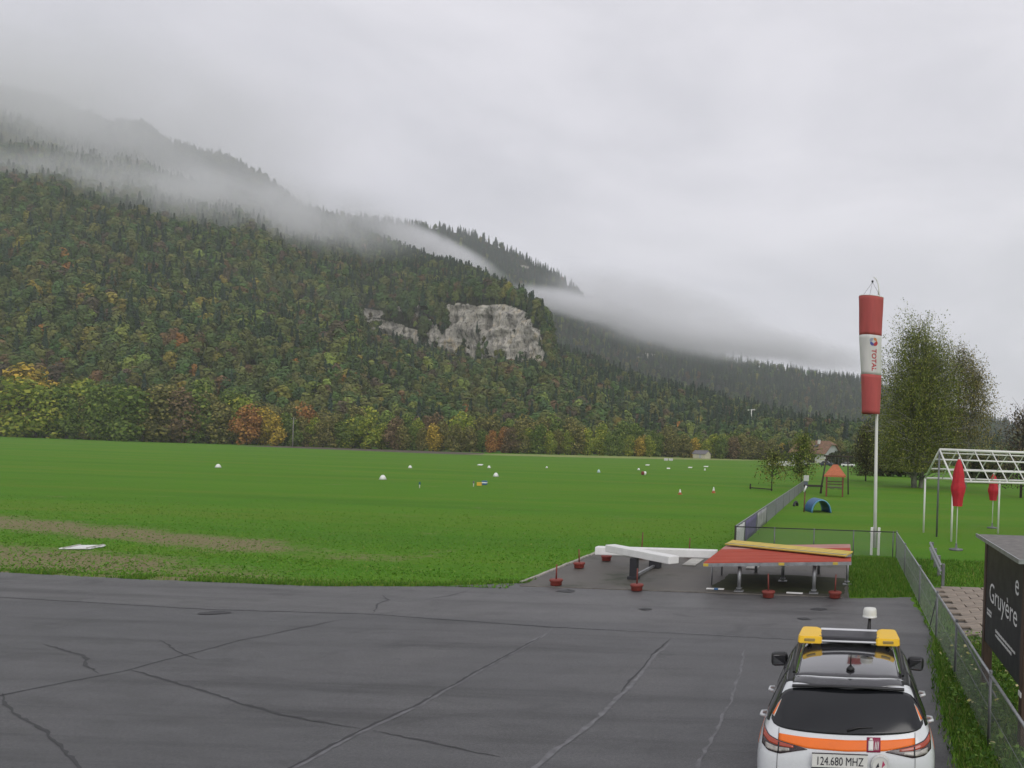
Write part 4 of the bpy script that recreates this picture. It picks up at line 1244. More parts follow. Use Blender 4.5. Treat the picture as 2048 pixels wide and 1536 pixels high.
# ------------------------------------------------------------------ playground
sw = thing('swing_frame', 'dark timber swing frame in the playground', 'swing', (-0.75, 79.2, 0))
for x0, x1 in ((-1.05, -1.55), (1.05, 1.2)):
    for y1 in (-0.9, 0.9):
        mb = MB(); mb.tube([(x0, 0, 3.7), (x1, y1, 0)], 0.07, 8); mb.build('leg', m_wooddark, sw)
mb = MB(); mb.tube([(-1.35, 0, 3.7), (1.5, 0, 3.7)], 0.08, 8); mb.build('top_beam', m_wooddark, sw)
for x0 in (-0.4, 0.35):
    mb = MB(); mb.tube([(x0 - 0.2, 0, 3.65), (x0 - 0.2, 0, 0.5)], 0.012, 4); mb.tube([(x0 + 0.2, 0, 3.65), (x0 + 0.2, 0, 0.5)], 0.012, 4); mb.build('chain', m_greypost, sw)
    mb = MB(); mb.bbox((x0, 0, 0.48), (0.45, 0.2, 0.04), None, 0.01); mb.build('seat', m_black, sw)
ph = thing('play_tower', 'small play tower with an orange hipped roof below the swing beam', 'play tower', (-0.85, 74, 0))
mb = MB(); mb.add([(-1.0, -0.75, 1.95), (1.0, -0.75, 1.95), (1.0, 0.75, 1.95), (-1.0, 0.75, 1.95), (0, 0, 3.05), (-0.22, 0, 2.95), (0.22, 0, 2.95)],
       [(0, 1, 6, 5), (1, 2, 6), (2, 3, 5, 6), (3, 0, 5), (3, 2, 1, 0)]); mb.build('roof', m_orange, ph)
mb = MB(); mb.bbox((0, -0.76, 1.9), (2.0, 0.05, 0.18), None, 0.01); mb.build('fascia', m_orange, ph)
for x0 in (-0.75, 0.75):
    for y0 in (-0.6, 0.6):
        mb = MB(); mb.bbox((x0, y0, 0.95), (0.13, 0.13, 1.9), None, 0.012); mb.build('post', m_rust, ph)
mb = MB(); mb.bbox((0, 0, 0.85), (1.6, 1.3, 0.06), None, 0.01); mb.build('deck', m_brown, ph)
for z in (1.15, 1.4):
    mb = MB(); mb.bbox((0, -0.62, z), (1.5, 0.04, 0.09), None, 0.008); mb.build('rail', m_brown, ph)
tn = thing('play_tunnel', 'blue plastic play tunnel lying on the playground lawn', 'play tunnel', (-1.75, 54.2, 0), R(18))
mb = MB(); vs, fs = [], []
for i in range(9):
    y0 = -1.0 + i * 0.25
    for k in range(17):
        a = math.pi * k / 16; r_ = 0.62 + 0.05 * (i % 2)
        vs.append((r_ * math.cos(a) * 0.95, y0, r_ * 1.28 * math.sin(a)))
    if i:
        for k in range(16): fs.append(((i - 1) * 17 + k, (i - 1) * 17 + k + 1, i * 17 + k + 1, i * 17 + k))
mb.add(vs, fs, True); o = mb.build('shell', m_blue, tn); so = o.modifiers.new('thickness', 'SOLIDIFY'); so.thickness = 0.05
mb = MB(); mb.tube([(0.66 * math.cos(math.pi * k / 16), -1.02, 0.84 * math.sin(math.pi * k / 16)) for k in range(17)], 0.045, 6); mb.build('rim', mat('light_blue_plastic', (0.10, 0.28, 0.42), 0.4), tn)
ty = thing('half_tyre', 'black half-buried tyre by the playground fence', 'tyre', (-3.5, 59, 0), R(70))
mb = MB()
mb.tube([(0.30 * math.cos(math.pi * k / 14), 0, 0.30 * math.sin(math.pi * k / 14)) for k in range(15)], 0.10, 8); mb.build('tread', m_black, ty)
rp2 = thing('rusty_post', 'rust-brown post with a slanting white top in the playground', 'post', (-2.6, 53.4, 0))
mb = MB(); mb.tube([(0, 0, -0.05), (0.02, 0, 1.33)], 0.05, 8); mb.build('shaft', mat('rust_brown', (0.14, 0.06, 0.035), 0.85, var=0.35), rp2)
mb = MB(); mb.tube([(-0.05, 0, 1.34), (0.10, 0, 1.76)], 0.06, 8); mb.build('white_top', m_white, rp2)
bb = thing('balance_beam', 'dark timber beam raised on posts left of the swing', 'beam', (-3.0, 78.6, 0))
mb = MB(); mb.bbox((0, 0, 0.72), (1.9, 0.16, 0.2), None, 0.02); mb.build('beam', m_wooddark, bb)
for x0 in (-0.8, 0.8):
    mb = MB(); mb.bbox((x0, 0, 0.31), (0.14, 0.14, 0.62), None, 0.015); mb.build('post', m_wooddark, bb)
lr = thing('low_rail', 'low dark timber rail at the foot of the short sapling', 'rail', (-9.6, 82.2, 0), R(-42))
mb = MB(); mb.bbox((1.6, 0, 0.16), (3.4, 0.1, 0.1), None, 0.01); mb.build('rail', m_wooddark, lr)
for x0 in (0, 3.2):
    mb = MB(); mb.bbox((x0, 0, 0.25 if x0 == 0 else 0.15), (0.1, 0.1, 0.62 if x0 == 0 else 0.34), None, 0.01); mb.build('post', m_wooddark, lr)

# ------------------------------------------------------------------ runway markers in the grass
m_cone = mat('marker_white', (0.80, 0.80, 0.76), 0.5, scale=3, var=0.05)
def cone(x, y, w, h, label, m=m_cone):
    t = thing('runway_cone', label, 'marker', (x, y, 0), 0, 'white runway markers')
    mb = MB(); mb.lathe([(w * 0.5, 0.02), (w * 0.36, h * 0.55), (w * 0.2, h * 0.92), (0.02, h)], 14); mb.build('cone', m, t)
    mb = MB(); mb.lathe([(w * 0.54, 0.0), (w * 0.54, 0.025)], 14); mb.build('base', m_galv, t)
cone(-69.8, 89.2, 0.62, 0.40, 'white cone marker farthest to the left on the grass')
cone(-43.8, 76.0, 0.64, 0.44, 'largest white cone marker left of the middle of the field')
cone(-58.5, 107.8, 0.5, 0.36, 'small white cone marker beyond the largest one')
cone(-52.8, 118.9, 0.5, 0.36, 'small white cone marker beyond the yellow and blue boxes')
cone(-39.6, 91.0, 0.62, 0.44, 'white cone marker just behind the yellow and blue boxes')
cone(-35.6, 116.0, 0.5, 0.45, 'pale teal-white cone marker right of the field middle', mat('marker_teal', (0.45, 0.62, 0.58), 0.5))
cone(-47.8, 128.5, 0.35, 0.28, 'tiny white cone marker far out behind the blue box')
cone(-34.7, 135.0, 0.45, 0.34, 'small white cone marker left of the striped barrel')
cone(-25.5, 146.3, 0.35, 0.40, 'tiny white cone marker below the small shed')
def striped(x, y, h, label):
    t = thing('traffic_cone', label, 'cone', (x, y, 0), 0, 'red and white cones')
    mb = MB(); mb.bbox((0, 0, 0.02), (0.36, 0.36, 0.04), None, 0.01); mb.build('base', m_orange, t)
    for k, (a, b_) in enumerate(((0, .34), (.34, .7), (.7, 1))):
        mb = MB(); mb.lathe([(0.15 * (1 - 0.8 * a), 0.04 + (h - .04) * a), (0.15 * (1 - 0.8 * b_), 0.04 + (h - .04) * b_)], 14, cap=True); mb.build('band', m_orange if k == 0 else m_cone, t)
striped(-11.8, 72.6, 0.55, 'red and white cone on the right of the two near cones')
striped(-14.0, 68.5, 0.45, 'red and white cone on the left of the two near cones')
bl = thing('striped_barrel', 'red and white barrel marker lying on the field', 'barrel', (-28.1, 112.2, 0.0), R(35))
for k, (x0, m_) in enumerate(((-0.2, m_red), (0.1, m_cone))):
    mb = MB(); mb.tube([(x0 - 0.12, 0, 0.26), (x0 + 0.18, 0, 0.26)], 0.26, 16); mb.build('drum_half', m_, bl)
def stake(x, y, label, c):
    t = thing('field_stake', label, 'stake', (x, y, 0))
    mb = MB(); mb.tube([(0, 0, 0), (0, 0, 0.45)], 0.035, 8); mb.build('shaft', m_cone, t)
    mb = MB(); mb.bbox((0, 0, 0.38), (0.12, 0.08, 0.22), None, 0.01); mb.build('head', c, t)
m_teal = mat('teal_paint', (0.03, 0.12, 0.13), 0.6)
stake(-34.4, 64.9, 'short white stake with a dark teal head on the grass', m_teal)
stake(-32.2, 69.6, 'short stake with a dark grey head beside the yellow box', m_greypost)
def fbox(x, y, size, label, m, lid=None):
    t = thing('field_box', label, 'box', (x, y, 0))
    mb = MB(); mb.bbox((0, 0, size[2] / 2 + 0.03), size, None, 0.02); mb.build('housing', m, t)
    if lid: mb = MB(); mb.bbox((0, 0, size[2] * 0.62), (size[0] * 1.02, size[1] * 1.02, size[2] * 0.3), None, 0.01); mb.build('band', lid, t)
    mb = MB(); mb.tube([(0, 0, 0), (0, 0, 0.06)], 0.05, 8); mb.build('foot', m_greypost, t)
fbox(-32.2, 70.7, (0.34, 0.3, 0.30), 'yellow box marker between the stake and the blue box', mat('yellow_box', (0.68, 0.42, 0.04), 0.5))
fbox(-32.6, 72.6, (0.40, 0.3, 0.36), 'blue box marker with a white band beside the yellow box', m_blue, m_cone)
def flatb(x, y, w, label, m=m_cone):
    t = thing('field_board', label, 'marker board', (x, y, 0), R(random.uniform(-20, 20)))
    mb = MB(); mb.bbox((0, 0, 0.13), (w, 0.5, 0.05), Matrix.Rotation(R(16), 3, 'X'), 0.01); mb.build('board', m, t)
    mb = MB(); mb.box((-w * 0.3, 0.1, 0.06), (0.05, 0.3, 0.13)); mb.build('foot', m_galv, t)
    mb = MB(); mb.box((w * 0.3, 0.1, 0.06), (0.05, 0.3, 0.13)); mb.build('foot', m_galv, t)
flatb(-58.9, 129.4, 0.8, 'flat white marker board beyond the small white cones')
flatb(-41.7, 169.4, 0.9, 'flat white marker board at the far end of the runway, left')
flatb(-31.0, 160.8, 0.8, 'flat white marker board at the far end, left of the shed')
flatb(-30.2, 174.5, 1.0, 'flat white marker board just below the small shed')
flatb(-32.5, 147.8, 0.6, 'flat white marker board behind the striped barrel')
fp = thing('runway_light_pair', 'pair of pale boxes on the field just left of the shed', 'marker', (-51.6, 234.3, 0))
for x0 in (-0.7, 0.7):
    mb = MB(); mb.bbox((x0, 0, 0.45), (1.1, 0.5, 0.7), None, 0.03); mb.build('box', m_ban1, fp)

# ------------------------------------------------------------------ far buildings, trailer, poles
m_cream = mat('cream_render', (0.50, 0.47, 0.36), 0.85, scale=1, var=0.1)
m_greyroof = mat('grey_tiles', (0.15, 0.14, 0.15), 0.8, scale=2, var=0.2)
m_tile = mat('brown_tiles', (0.19, 0.105, 0.065), 0.85, scale=1.4, var=0.4, dirt=((0.10, 0.09, 0.05), 0.5, 0.55))
m_plaster = mat('white_plaster', (0.58, 0.57, 0.53), 0.85, scale=1, var=0.08)
m_gable = mat('grey_gable_boards', (0.36, 0.37, 0.38), 0.8, scale=1.2, var=0.12, stretch=(6, 6, 0.5))
m_dark = mat('dark_opening', (0.012, 0.012, 0.014), 0.3, var=0.1)
sh = thing('field_shed', 'small cream shed with a grey gable roof at the forest edge', 'shed', (-57.6, 322, 0), R(-24))
mb = MB(); mb.add([(-2.9, -2, 0), (2.9, -2, 0), (2.9, 2, 0), (-2.9, 2, 0), (-2.9, -2, 1.9), (2.9, -2, 1.9), (2.9, 2, 1.9), (-2.9, 2, 1.9), (-2.9, 0, 3.2), (2.9, 0, 3.2)],
       [(0, 1, 5, 4), (1, 2, 6, 9, 5), (2, 3, 7, 6), (3, 0, 4, 8, 7)]); mb.build('wall', m_cream, sh)
for s_ in (-1, 1):
    mb = MB(); mb.bar((-3.3, s_ * 1.15, 2.52), (3.3, s_ * 1.15, 2.52), 2.75, 0.12, up=(0, s_ * 0.55, 0.85)); mb.build('roof', m_greyroof, sh)
mb = MB(); mb.bbox((0.6, -2.02, 0.95), (1.0, 0.06, 1.8), None, 0.01); mb.build('door', m_gable, sh)
mb = MB(); mb.bbox((-2.92, 0.0, 1.5), (0.05, 0.8, 0.8), None, 0.01); mb.build('window', m_dark, sh)

hs = thing('farmhouse', 'farmhouse with half-hipped brown tiled roof and white gable beyond the playground', 'house', (-11.2, 303, 0), R(-31))
Lx, Wy, He, Hr = 7.4, 5.0, 4.3, 8.3
mb = MB(); mb.add([(-Lx, -Wy, 0), (Lx, -Wy, 0), (Lx, Wy, 0), (-Lx, Wy, 0), (-Lx, -Wy, He), (Lx, -Wy, He), (Lx, Wy, He), (-Lx, Wy, He)], [(0, 1, 5, 4), (1, 2, 6, 5), (2, 3, 7, 6), (3, 0, 4, 7)]); mb.build('wall', m_plaster, hs)
zc = 6.9; yc = Wy * (Hr - zc) / (Hr - He)
for s_ in (-1, 1):
    mb = MB(); x0 = s_ * (Lx + 0.02)
    mb.add([(x0, -Wy, 2.6), (x0, Wy, 2.6), (x0, Wy, He), (x0, yc, zc), (x0, -yc, zc), (x0, -Wy, He)], [(0, 1, 2, 3, 4, 5) if s_ > 0 else (5, 4, 3, 2, 1, 0)]); mb.build('gable', m_gable, hs)
ov = 1.1; ye_ = Wy + ov; zeo = He - ov * (Hr - He) / Wy
mb = MB()
xo = Lx + 0.9
mb.add([(-xo, -ye_, zeo), (xo, -ye_, zeo), (xo, -yc, zc), (Lx - 1.4, 0, Hr), (-Lx + 1.4, 0, Hr), (-xo, -yc, zc), (xo, ye_, zeo), (-xo, ye_, zeo), (xo, yc, zc), (-xo, yc, zc)],
       [(0, 1, 2, 3, 4, 5), (6, 7, 9, 4, 3, 8), (2, 8, 3), (9, 5, 4)])
o = mb.build('roof', m_tile, hs); so = o.modifiers.new('thickness', 'SOLIDIFY'); so.thickness = 0.22; so.offset = 1
mb = MB(); mb.bbox((2.5, -1.6, Hr - 0.3), (0.8, 0.8, 1.6), None, 0.03); mb.build('chimney', m_plaster, o)
mb = MB(); mb.bbox((2.2, -2.9, 6.5), (1.7, 1.3, 0.12), Matrix.Rotation(R(32), 3, 'X'), 0.03); mb.build('skylight', m_dark, o)
mb = MB(); mb.bbox((-1.6, -Wy - 0.03, 1.6), (9.5, 0.1, 2.9), None, 0.02); mb.build('barn_door', m_wooddark, hs)
for y0 in (-3.4, -1.2, 1.2, 3.4):
    w_ = MB(); w_.bbox((Lx + 0.05, y0, 1.4), (0.08, 0.9, 1.2), None, 0.02); wo = w_.build('window', m_dark, hs)
    w_ = MB(); w_.bbox((Lx + 0.09, y0, 1.4), (0.04, 0.06, 1.2), None, 0.005); w_.build('frame', m_white, wo)

tr = thing('glider_trailer', 'long low white trailer parked in front of the farmhouse', 'trailer', (-15.6, 200, 0), R(4))
mb = MB(); vs, fs = [], []
for i, (x0, h0, w0) in enumerate(((-3.6, 0.5, 0.3), (-2.8, 1.0, 0.5), (1.5, 1.15, 0.55), (2.6, 0.9, 0.5), (3.2, 0.65, 0.35))):
    vs += [(x0, -w0, 0.4), (x0, w0, 0.4), (x0, w0, 0.4 + h0 * 0.7), (x0, w0 * 0.5, 0.4 + h0), (x0, -w0 * 0.5, 0.4 + h0), (x0, -w0, 0.4 + h0 * 0.7)]
    if i:
        for k in range(6): fs.append(((i - 1) * 6 + k, (i - 1) * 6 + (k + 1) % 6, i * 6 + (k + 1) % 6, i * 6 + k))
fs += [(5, 4, 3, 2, 1, 0), tuple(range(24, 30))]
mb.add(vs, fs); mb.build('body', m_white, tr)
for y0 in (-0.6, 0.6):
    mb = MB(); mb.tube([(0.2, y0 - 0.08, 0.3), (0.2, y0 + 0.08, 0.3)], 0.3, 16); mb.build('wheel', m_black, tr)
mb = MB(); mb.bar((3.1, 0, 0.5), (4.4, 0, 0.45), 0.1, 0.1); mb.build('drawbar', m_galv, tr)

def far_car(loc, rz, m_, label):
    t = thing('parked_car', label, 'car', loc, rz, 'cars parked by the farmhouse')
    mb = MB(); mb.bbox((0, 0, 0.62), (4.1, 1.7, 0.62), None, 0.16); mb.build('body', m_, t)
    mb = MB(); mb.add([(-1.5, -.78, .9), (1.1, -.78, .9), (1.1, .78, .9), (-1.5, .78, .9), (-1.1, -.6, 1.42), (.45, -.6, 1.42), (.45, .6, 1.42), (-1.1, .6, 1.42)],
           [(0, 1, 5, 4), (1, 2, 6, 5), (2, 3, 7, 6), (3, 0, 4, 7), (4, 5, 6, 7)]); cab = mb.build('cabin', m_dark, t)
    mb = MB(); mb.bbox((-0.33, 0, 1.44), (1.5, 1.16, 0.05), None, 0.02); mb.build('roof', m_, cab)
    for x0 in (-1.25, 1.25):
        for y0 in (-0.8, 0.8):
            mb = MB(); mb.tube([(x0, y0 - 0.1, 0.31), (x0, y0 + 0.1, 0.31)], 0.31, 14); mb.build('wheel', m_black, t)
far_car((-12.0, 232, 0), R(10), mat('car_silver', (0.5, 0.5, 0.48), 0.35, metal=0.3), 'pale silver car parked left of the farmhouse')
far_car((-5.6, 245, 0), R(-15), mat('car_dark', (0.03, 0.04, 0.06), 0.3), 'dark car parked in front of the farmhouse gable')
far_car((1.0, 238, 0), R(0), m_white, 'white car parked right of the farmhouse')

up = thing('utility_pole', 'grey utility pole standing at the far edge of the field', 'pole', (-166.4, 241, 0))
mb = MB(); mb.tube([(0, 0, -0.2), (0, 0, 9.2)], [0.16, 0.11], 8); mb.build('shaft', mat('grey_wood', (0.20, 0.19, 0.17), 0.85, var=0.2), up)
mb = MB(); mb.bar((-0.7, 0, 8.6), (0.7, 0, 8.6), 0.1, 0.1); mb.build('crossarm', m_wooddark, up)
for x0 in (-0.6, 0, 0.6):
    mb = MB(); mb.lathe([(0.05, 0), (0.06, 0.08), (0.03, 0.18)], 8, (x0, 0, 8.66)); mb.build('insulator', m_white, up)
T = at_depth(1503, 819, 500)
tp = thing('ropeway_pylon', 'small white T-shaped pylon standing out of the forest at right', 'pylon', (T[0], T[1], T[2] - 22))
mb = MB(); mb.tube([(0, 0, 0), (0, 0, 22)], [0.4, 0.3], 8); mb.build('mast', m_whitemetal, tp)
mb = MB(); mb.bar((-2.3, 0, 21.6), (2.3, 0, 22.0), 0.45, 0.55); mb.build('crossarm', m_whitemetal, tp)
# ------------------------------------------------------------------ white airfield car
m_body = mat('car_white', (0.62, 0.64, 0.65), 0.28, scale=2, var=0.03, coat=0.6)
m_glass = mat('tinted_glass', (0.010, 0.011, 0.013), 0.12, scale=2, var=0.2, spec=0.5)
m_roofgl = mat('roof_glass', (0.034, 0.034, 0.038), 0.07, scale=2, var=0.1, coat=1.0)
m_trim = mat('black_trim', (0.012, 0.012, 0.013), 0.5, scale=8, var=0.2)
m_or = mat('fluorescent_orange', (0.80, 0.16, 0.012), 0.5, scale=4, var=0.06)
m_lampr = mat('lamp_red', (0.16, 0.010, 0.018), 0.12, scale=6, var=0.2, coat=0.5)
m_lampd = mat('lamp_dark', (0.03, 0.014, 0.016), 0.15, scale=14, var=0.4, coat=0.5)
m_lampc = mat('lamp_clear', (0.34, 0.32, 0.29), 0.2, scale=14, var=0.5, coat=0.4)
m_lampo = mat('lamp_bright_red', (0.36, 0.05, 0.02), 0.15, scale=8, var=0.2, coat=0.5)
m_beacon = mat('amber_yellow', (0.82, 0.50, 0.012), 0.4, scale=3, var=0.06)
m_silver = mat('brushed_silver', (0.66, 0.67, 0.69), 0.4, scale=3, var=0.08, metal=0.3)
m_plate = mat('plate_white', (0.66, 0.66, 0.62), 0.45, scale=3, var=0.05)
m_ink = mat('plate_ink', (0.02, 0.02, 0.03), 0.5, var=0.05)
m_sticker = mat('sticker_crimson', (0.22, 0.012, 0.05), 0.45, var=0.06)
m_tyre = mat('tyre_rubber', (0.02, 0.02, 0.02), 0.85, scale=9, var=0.2)
m_rim = mat('alloy_rim', (0.4, 0.4, 0.42), 0.35, metal=0.8)

car = thing('parked_airfield_car', 'white estate car with orange stripe and yellow light bar parked by the fence', 'car', (0.12, 8.16, 0), R(-0.3))
# levels: (half width, y, z) from the sill up to the roof edge, one list per station from rear to front
ST = [
    [(.72, .12, .28), (.85, .02, .42), (.90, -.02, .66), (.915, .01, .95), (.835, .11, 1.13), (.755, .26, 1.34), (.64, .44, 1.51)],
    [(.82, .34, .24), (.915, .28, .40), (.95, .28, .64), (.95, .30, .93), (.89, .36, 1.11), (.775, .46, 1.34), (.665, .60, 1.555)],
    [(.84, .95, .24), (.93, .95, .40), (.955, .95, .62), (.95, .95, .90), (.905, .95, 1.07), (.785, 1.0, 1.33), (.675, 1.0, 1.585)],
    [(.84, 1.85, .24), (.92, 1.85, .40), (.94, 1.85, .62), (.94, 1.85, .88), (.90, 1.85, 1.04), (.785, 1.85, 1.32), (.675, 1.8, 1.60)],
    [(.84, 2.6, .24), (.92, 2.6, .40), (.94, 2.6, .62), (.935, 2.6, .87), (.89, 2.6, 1.02), (.78, 2.5, 1.30), (.655, 2.35, 1.57)],
    [(.84, 3.2, .24), (.92, 3.2, .40), (.935, 3.2, .62), (.93, 3.2, .86), (.875, 3.15, .99), (.775, 2.95, 1.22), (.63, 2.72, 1.47)],
    [(.84, 3.6, .24), (.92, 3.6, .40), (.935, 3.6, .62), (.915, 3.6, .84), (.85, 3.55, .95), (.72, 3.5, .99), (.55, 3.45, 1.02)],
    [(.78, 4.1, .24), (.86, 4.1, .38), (.87, 4.1, .58), (.85, 4.1, .76), (.78, 4.1, .86), (.66, 4.1, .90), (.5, 4.1, .92)],
    [(.62, 4.30, .26), (.70, 4.34, .38), (.72, 4.36, .55), (.70, 4.33, .68), (.62, 4.28, .76), (.52, 4.26, .79), (.4, 4.25, .80)],
]
bm = bmesh.new()
FR = (1.0, 0.55, 0.0)
def ring(st):
    """points round one station: right side up, across the top, left side down"""
    rt = [(w, y, z) for w, y, z in st]
    w, y, z = st[-1]
    tp = [(w * 0.55, y - 0.0, z + 0.03), (0, y - 0.0, z + 0.042), (-w * 0.55, y, z + 0.03)]
    lf = [(-w_, y_, z_) for w_, y_, z_ in reversed(st)]
    return [bm.verts.new(p) for p in rt + tp + lf]
rings = [ring(s_) for s_ in ST]
nR = len(rings[0])
for a, b_ in zip(rings[:-1], rings[1:]):
    for k in range(nR - 1): bm.faces.new((a[k], b_[k], b_[k + 1], a[k + 1]))
    bm.faces.new((a[nR - 1], b_[nR - 1], b_[0], a[0]))
def cap(rg_, st, flip, bulge):
    """closes an end: rows across between the left and right edge"""
    n7 = len(st)
    rows = []
    for i in range(n7):
        w, y, z = st[i]
        k = 1.0 if i < 5 else 0.8
        row = [rg_[i], bm.verts.new((w * 0.55, y + bulge * 0.75 * k, z + (0.0 if i < n7 - 1 else 0.03))), bm.verts.new((0, y + bulge * k, z + (-0.035 if i == 4 else 0.0))), bm.verts.new((-w * 0.55, y + bulge * 0.75 * k, z)), rg_[nR - 1 - i]]
        if i == n7 - 1:
            for v in row[1:4]: bm.verts.remove(v)
            row = [rg_[i], rg_[n7], rg_[n7 + 1], rg_[n7 + 2], rg_[nR - 1 - i]]
        rows.append(row)
    for a, b_ in zip(rows[:-1], rows[1:]):
        for k in range(4):
            f = (a[k], a[k + 1], b_[k + 1], b_[k])
            bm.faces.new(f if not flip else tuple(reversed(f)))
    return rows
r0 = cap(rings[0], ST[0], True, -0.075)
r1 = cap(rings[-1], ST[-1], False, 0.06)
for k in range(4):
    pass
bot = [rings[i] for i in range(len(rings))]
bm.faces.new([r0[0][k] for k in range(5)][::-1] ) if False else None
bmesh.ops.holes_fill(bm, edges=[e for e in bm.edges if e.is_boundary], sides=12)
bmesh.ops.recalc_face_normals(bm, faces=bm.faces[:])
me = bpy.data.meshes.new('body'); bm.to_mesh(me); bm.free()
body = link(bpy.data.objects.new('body', me), car)
me.polygons.foreach_set('use_smooth', [True] * len(me.polygons))
me.materials.append(m_body)
sub = body.modifiers.new('smooth', 'SUBSURF'); sub.levels = 3; sub.render_levels = 3
dg = bpy.context.evaluated_depsgraph_get()
me2 = bpy.data.meshes.new_from_object(body.evaluated_get(dg))
body.modifiers.clear(); body.data = me2; me2.name = 'body'
me2.polygons.foreach_set('use_smooth', [True] * len(me2.polygons))
tri = bmesh.new(); tri.from_mesh(me2)
BVH = BVHTree.FromBMesh(tri); tri.free()

def resample(pts, k):
    pts = np.array(pts, float)
    d = np.concatenate([[0], np.cumsum(np.linalg.norm(np.diff(pts, axis=0), axis=1))])
    t = np.linspace(0, d[-1], k)
    return np.stack([np.interp(t, d, pts[:, i]) for i in range(pts.shape[1])], 1)
def smooth_line(pts, k=3):
    """rounds the corners of a polyline"""
    pts = [np.array(p, float) for p in pts]
    for _ in range(k):
        out = [pts[0]]
        for a, b_ in zip(pts[:-1], pts[1:]): out += [a * .75 + b_ * .25, a * .25 + b_ * .75]
        out.append(pts[-1]); pts = out
    return pts
def skin_patch(name, axis, top, bot, m, off=0.004, nu=28, nv=10, parent=None, side=1, thick=0.003, rnd=0):
    """panel laid on the body: outline between two lines given in the view along an axis"""
    if rnd: top, bot = smooth_line(top, rnd), smooth_line(bot, rnd)
    T_, B_ = resample(top, nu), resample(bot, nu)
    vs, fs = [], []
    for j in range(nv + 1):
        for i in range(nu):
            a, c_ = T_[i] * (1 - j / nv) + B_[i] * (j / nv)
            if axis == 'rear': o, d = Vector((a, -3, c_)), Vector((0, 1, 0))
            elif axis == 'side': o, d = Vector((side * 3, a, c_)), Vector((-side, 0, 0))
            else: o, d = Vector((a, c_, 5)), Vector((0, 0, -1))
            p, nn, _, _ = BVH.ray_cast(o, d)
            if p is None: p = o + d * 3; nn = -d
            if nn.dot(d) > 0: nn = -nn
            vs.append(p + nn * off)
            if i and j: fs.append(((j - 1) * nu + i - 1, (j - 1) * nu + i, j * nu + i, j * nu + i - 1))
    a_, b_, c_ = [vs[i] for i in fs[len(fs) // 2][:3]]
    if (b_ - a_).cross(c_ - a_).dot(d) > 0: fs = [tuple(reversed(f)) for f in fs]
    mb = MB(); mb.add(vs, fs, True); ob = mb.build(name, m, parent or car)
    so = ob.modifiers.new('thickness', 'SOLIDIFY'); so.thickness = thick; so.offset = -1
    return ob
# rear window, rounded
skin_patch('rear_window', 'rear', [(-.79, 1.24), (-.745, 1.36), (-.655, 1.468), (-.4, 1.483), (0, 1.495), (.4, 1.483), (.655, 1.468), (.745, 1.36), (.79, 1.24)],
           [(-.79, 1.24), (-.80, 1.185), (-.72, 1.145), (-.4, 1.12), (0, 1.11), (.4, 1.12), (.72, 1.145), (.80, 1.185), (.79, 1.24)], m_glass, 0.005, 40, 14, rnd=2)
# side glass, black pillars
for s_ in (-1, 1):
    skin_patch('side_window', 'side', [(.24, 1.17), (.42, 1.42), (.60, 1.50), (1.4, 1.535), (2.2, 1.51), (2.75, 1.36), (3.1, 1.10)], [(.24, 1.17), (.5, 1.13), (1.5, 1.08), (2.4, 1.06), (3.1, 1.06)], m_glass, 0.004, 44, 8, side=s_)
    for y0 in (0.95, 1.95):
        skin_patch('window_pillar', 'side', [(y0, 1.525), (y0 + .09, 1.525)], [(y0 + .02, 1.075), (y0 + .11, 1.075)], m_trim, 0.007, 4, 10, side=s_)
    skin_patch('side_stripe', 'side', [(.34, .99), (1.2, .96), (2.4, .94), (3.4, .92)], [(.34, .90), (1.2, .86), (2.4, .85), (3.4, .84)], m_or, 0.004, 40, 3, side=s_)
    skin_patch('sill_cladding', 'side', [(.2, .44), (1.2, .44), (2.4, .44), (4.1, .44)], [(.2, .27), (1.2, .27), (2.4, .27), (4.1, .27)], m_trim, 0.006, 40, 3, side=s_)
# windscreen, roof glass
skin_patch('windscreen', 'top', [(-.70, 2.98), (-.3, 3.33), (0, 3.37), (.3, 3.33), (.70, 2.98)], [(-.585, 2.50), (-.3, 2.56), (0, 2.58), (.3, 2.56), (.585, 2.50)], m_glass, 0.004, 28, 10)
skin_patch('roof_glass', 'top', [(-.575, 2.38), (-.3, 2.42), (0, 2.43), (.3, 2.42), (.575, 2.38)], [(-.585, .62), (-.3, .55), (0, .53), (.3, .55), (.585, .62)], m_roofgl, 0.004, 28, 22)
for s_ in (-1, 1):
    skin_patch('roof_side', 'top', [(s_ * .58, 2.40), (s_ * .672, 2.25)], [(s_ * .585, .50), (s_ * .690, .58)], m_trim, 0.003, 5, 24)
skin_patch('roof_edge', 'top', [(-.60, .60), (-.3, .525), (0, .505), (.3, .525), (.60, .60)], [(-.60, .485), (-.3, .40), (0, .375), (.3, .40), (.60, .485)], m_roofgl, 0.006, 28, 5)
# spoiler lip above the rear window
mb = MB(); vs, fs = [], []
for i in range(25):
    x0 = -0.60 + 1.20 * i / 24; c_ = 1 - (x0 / 0.62) ** 2
    y0, z0 = 0.425 - 0.075 * c_, 1.508 + 0.030 * c_
    vs += [(x0, y0, z0), (x0, y0 - 0.028, z0 - 0.012), (x0, y0 - 0.022, z0 - 0.028), (x0, y0 + 0.05, z0 - 0.03)]
    if i:
        for k in range(4): fs.append(((i - 1) * 4 + k, i * 4 + k, i * 4 + (k + 1) % 4, (i - 1) * 4 + (k + 1) % 4))
mb.add(vs, fs, True); mb.build('spoiler', m_trim, car)
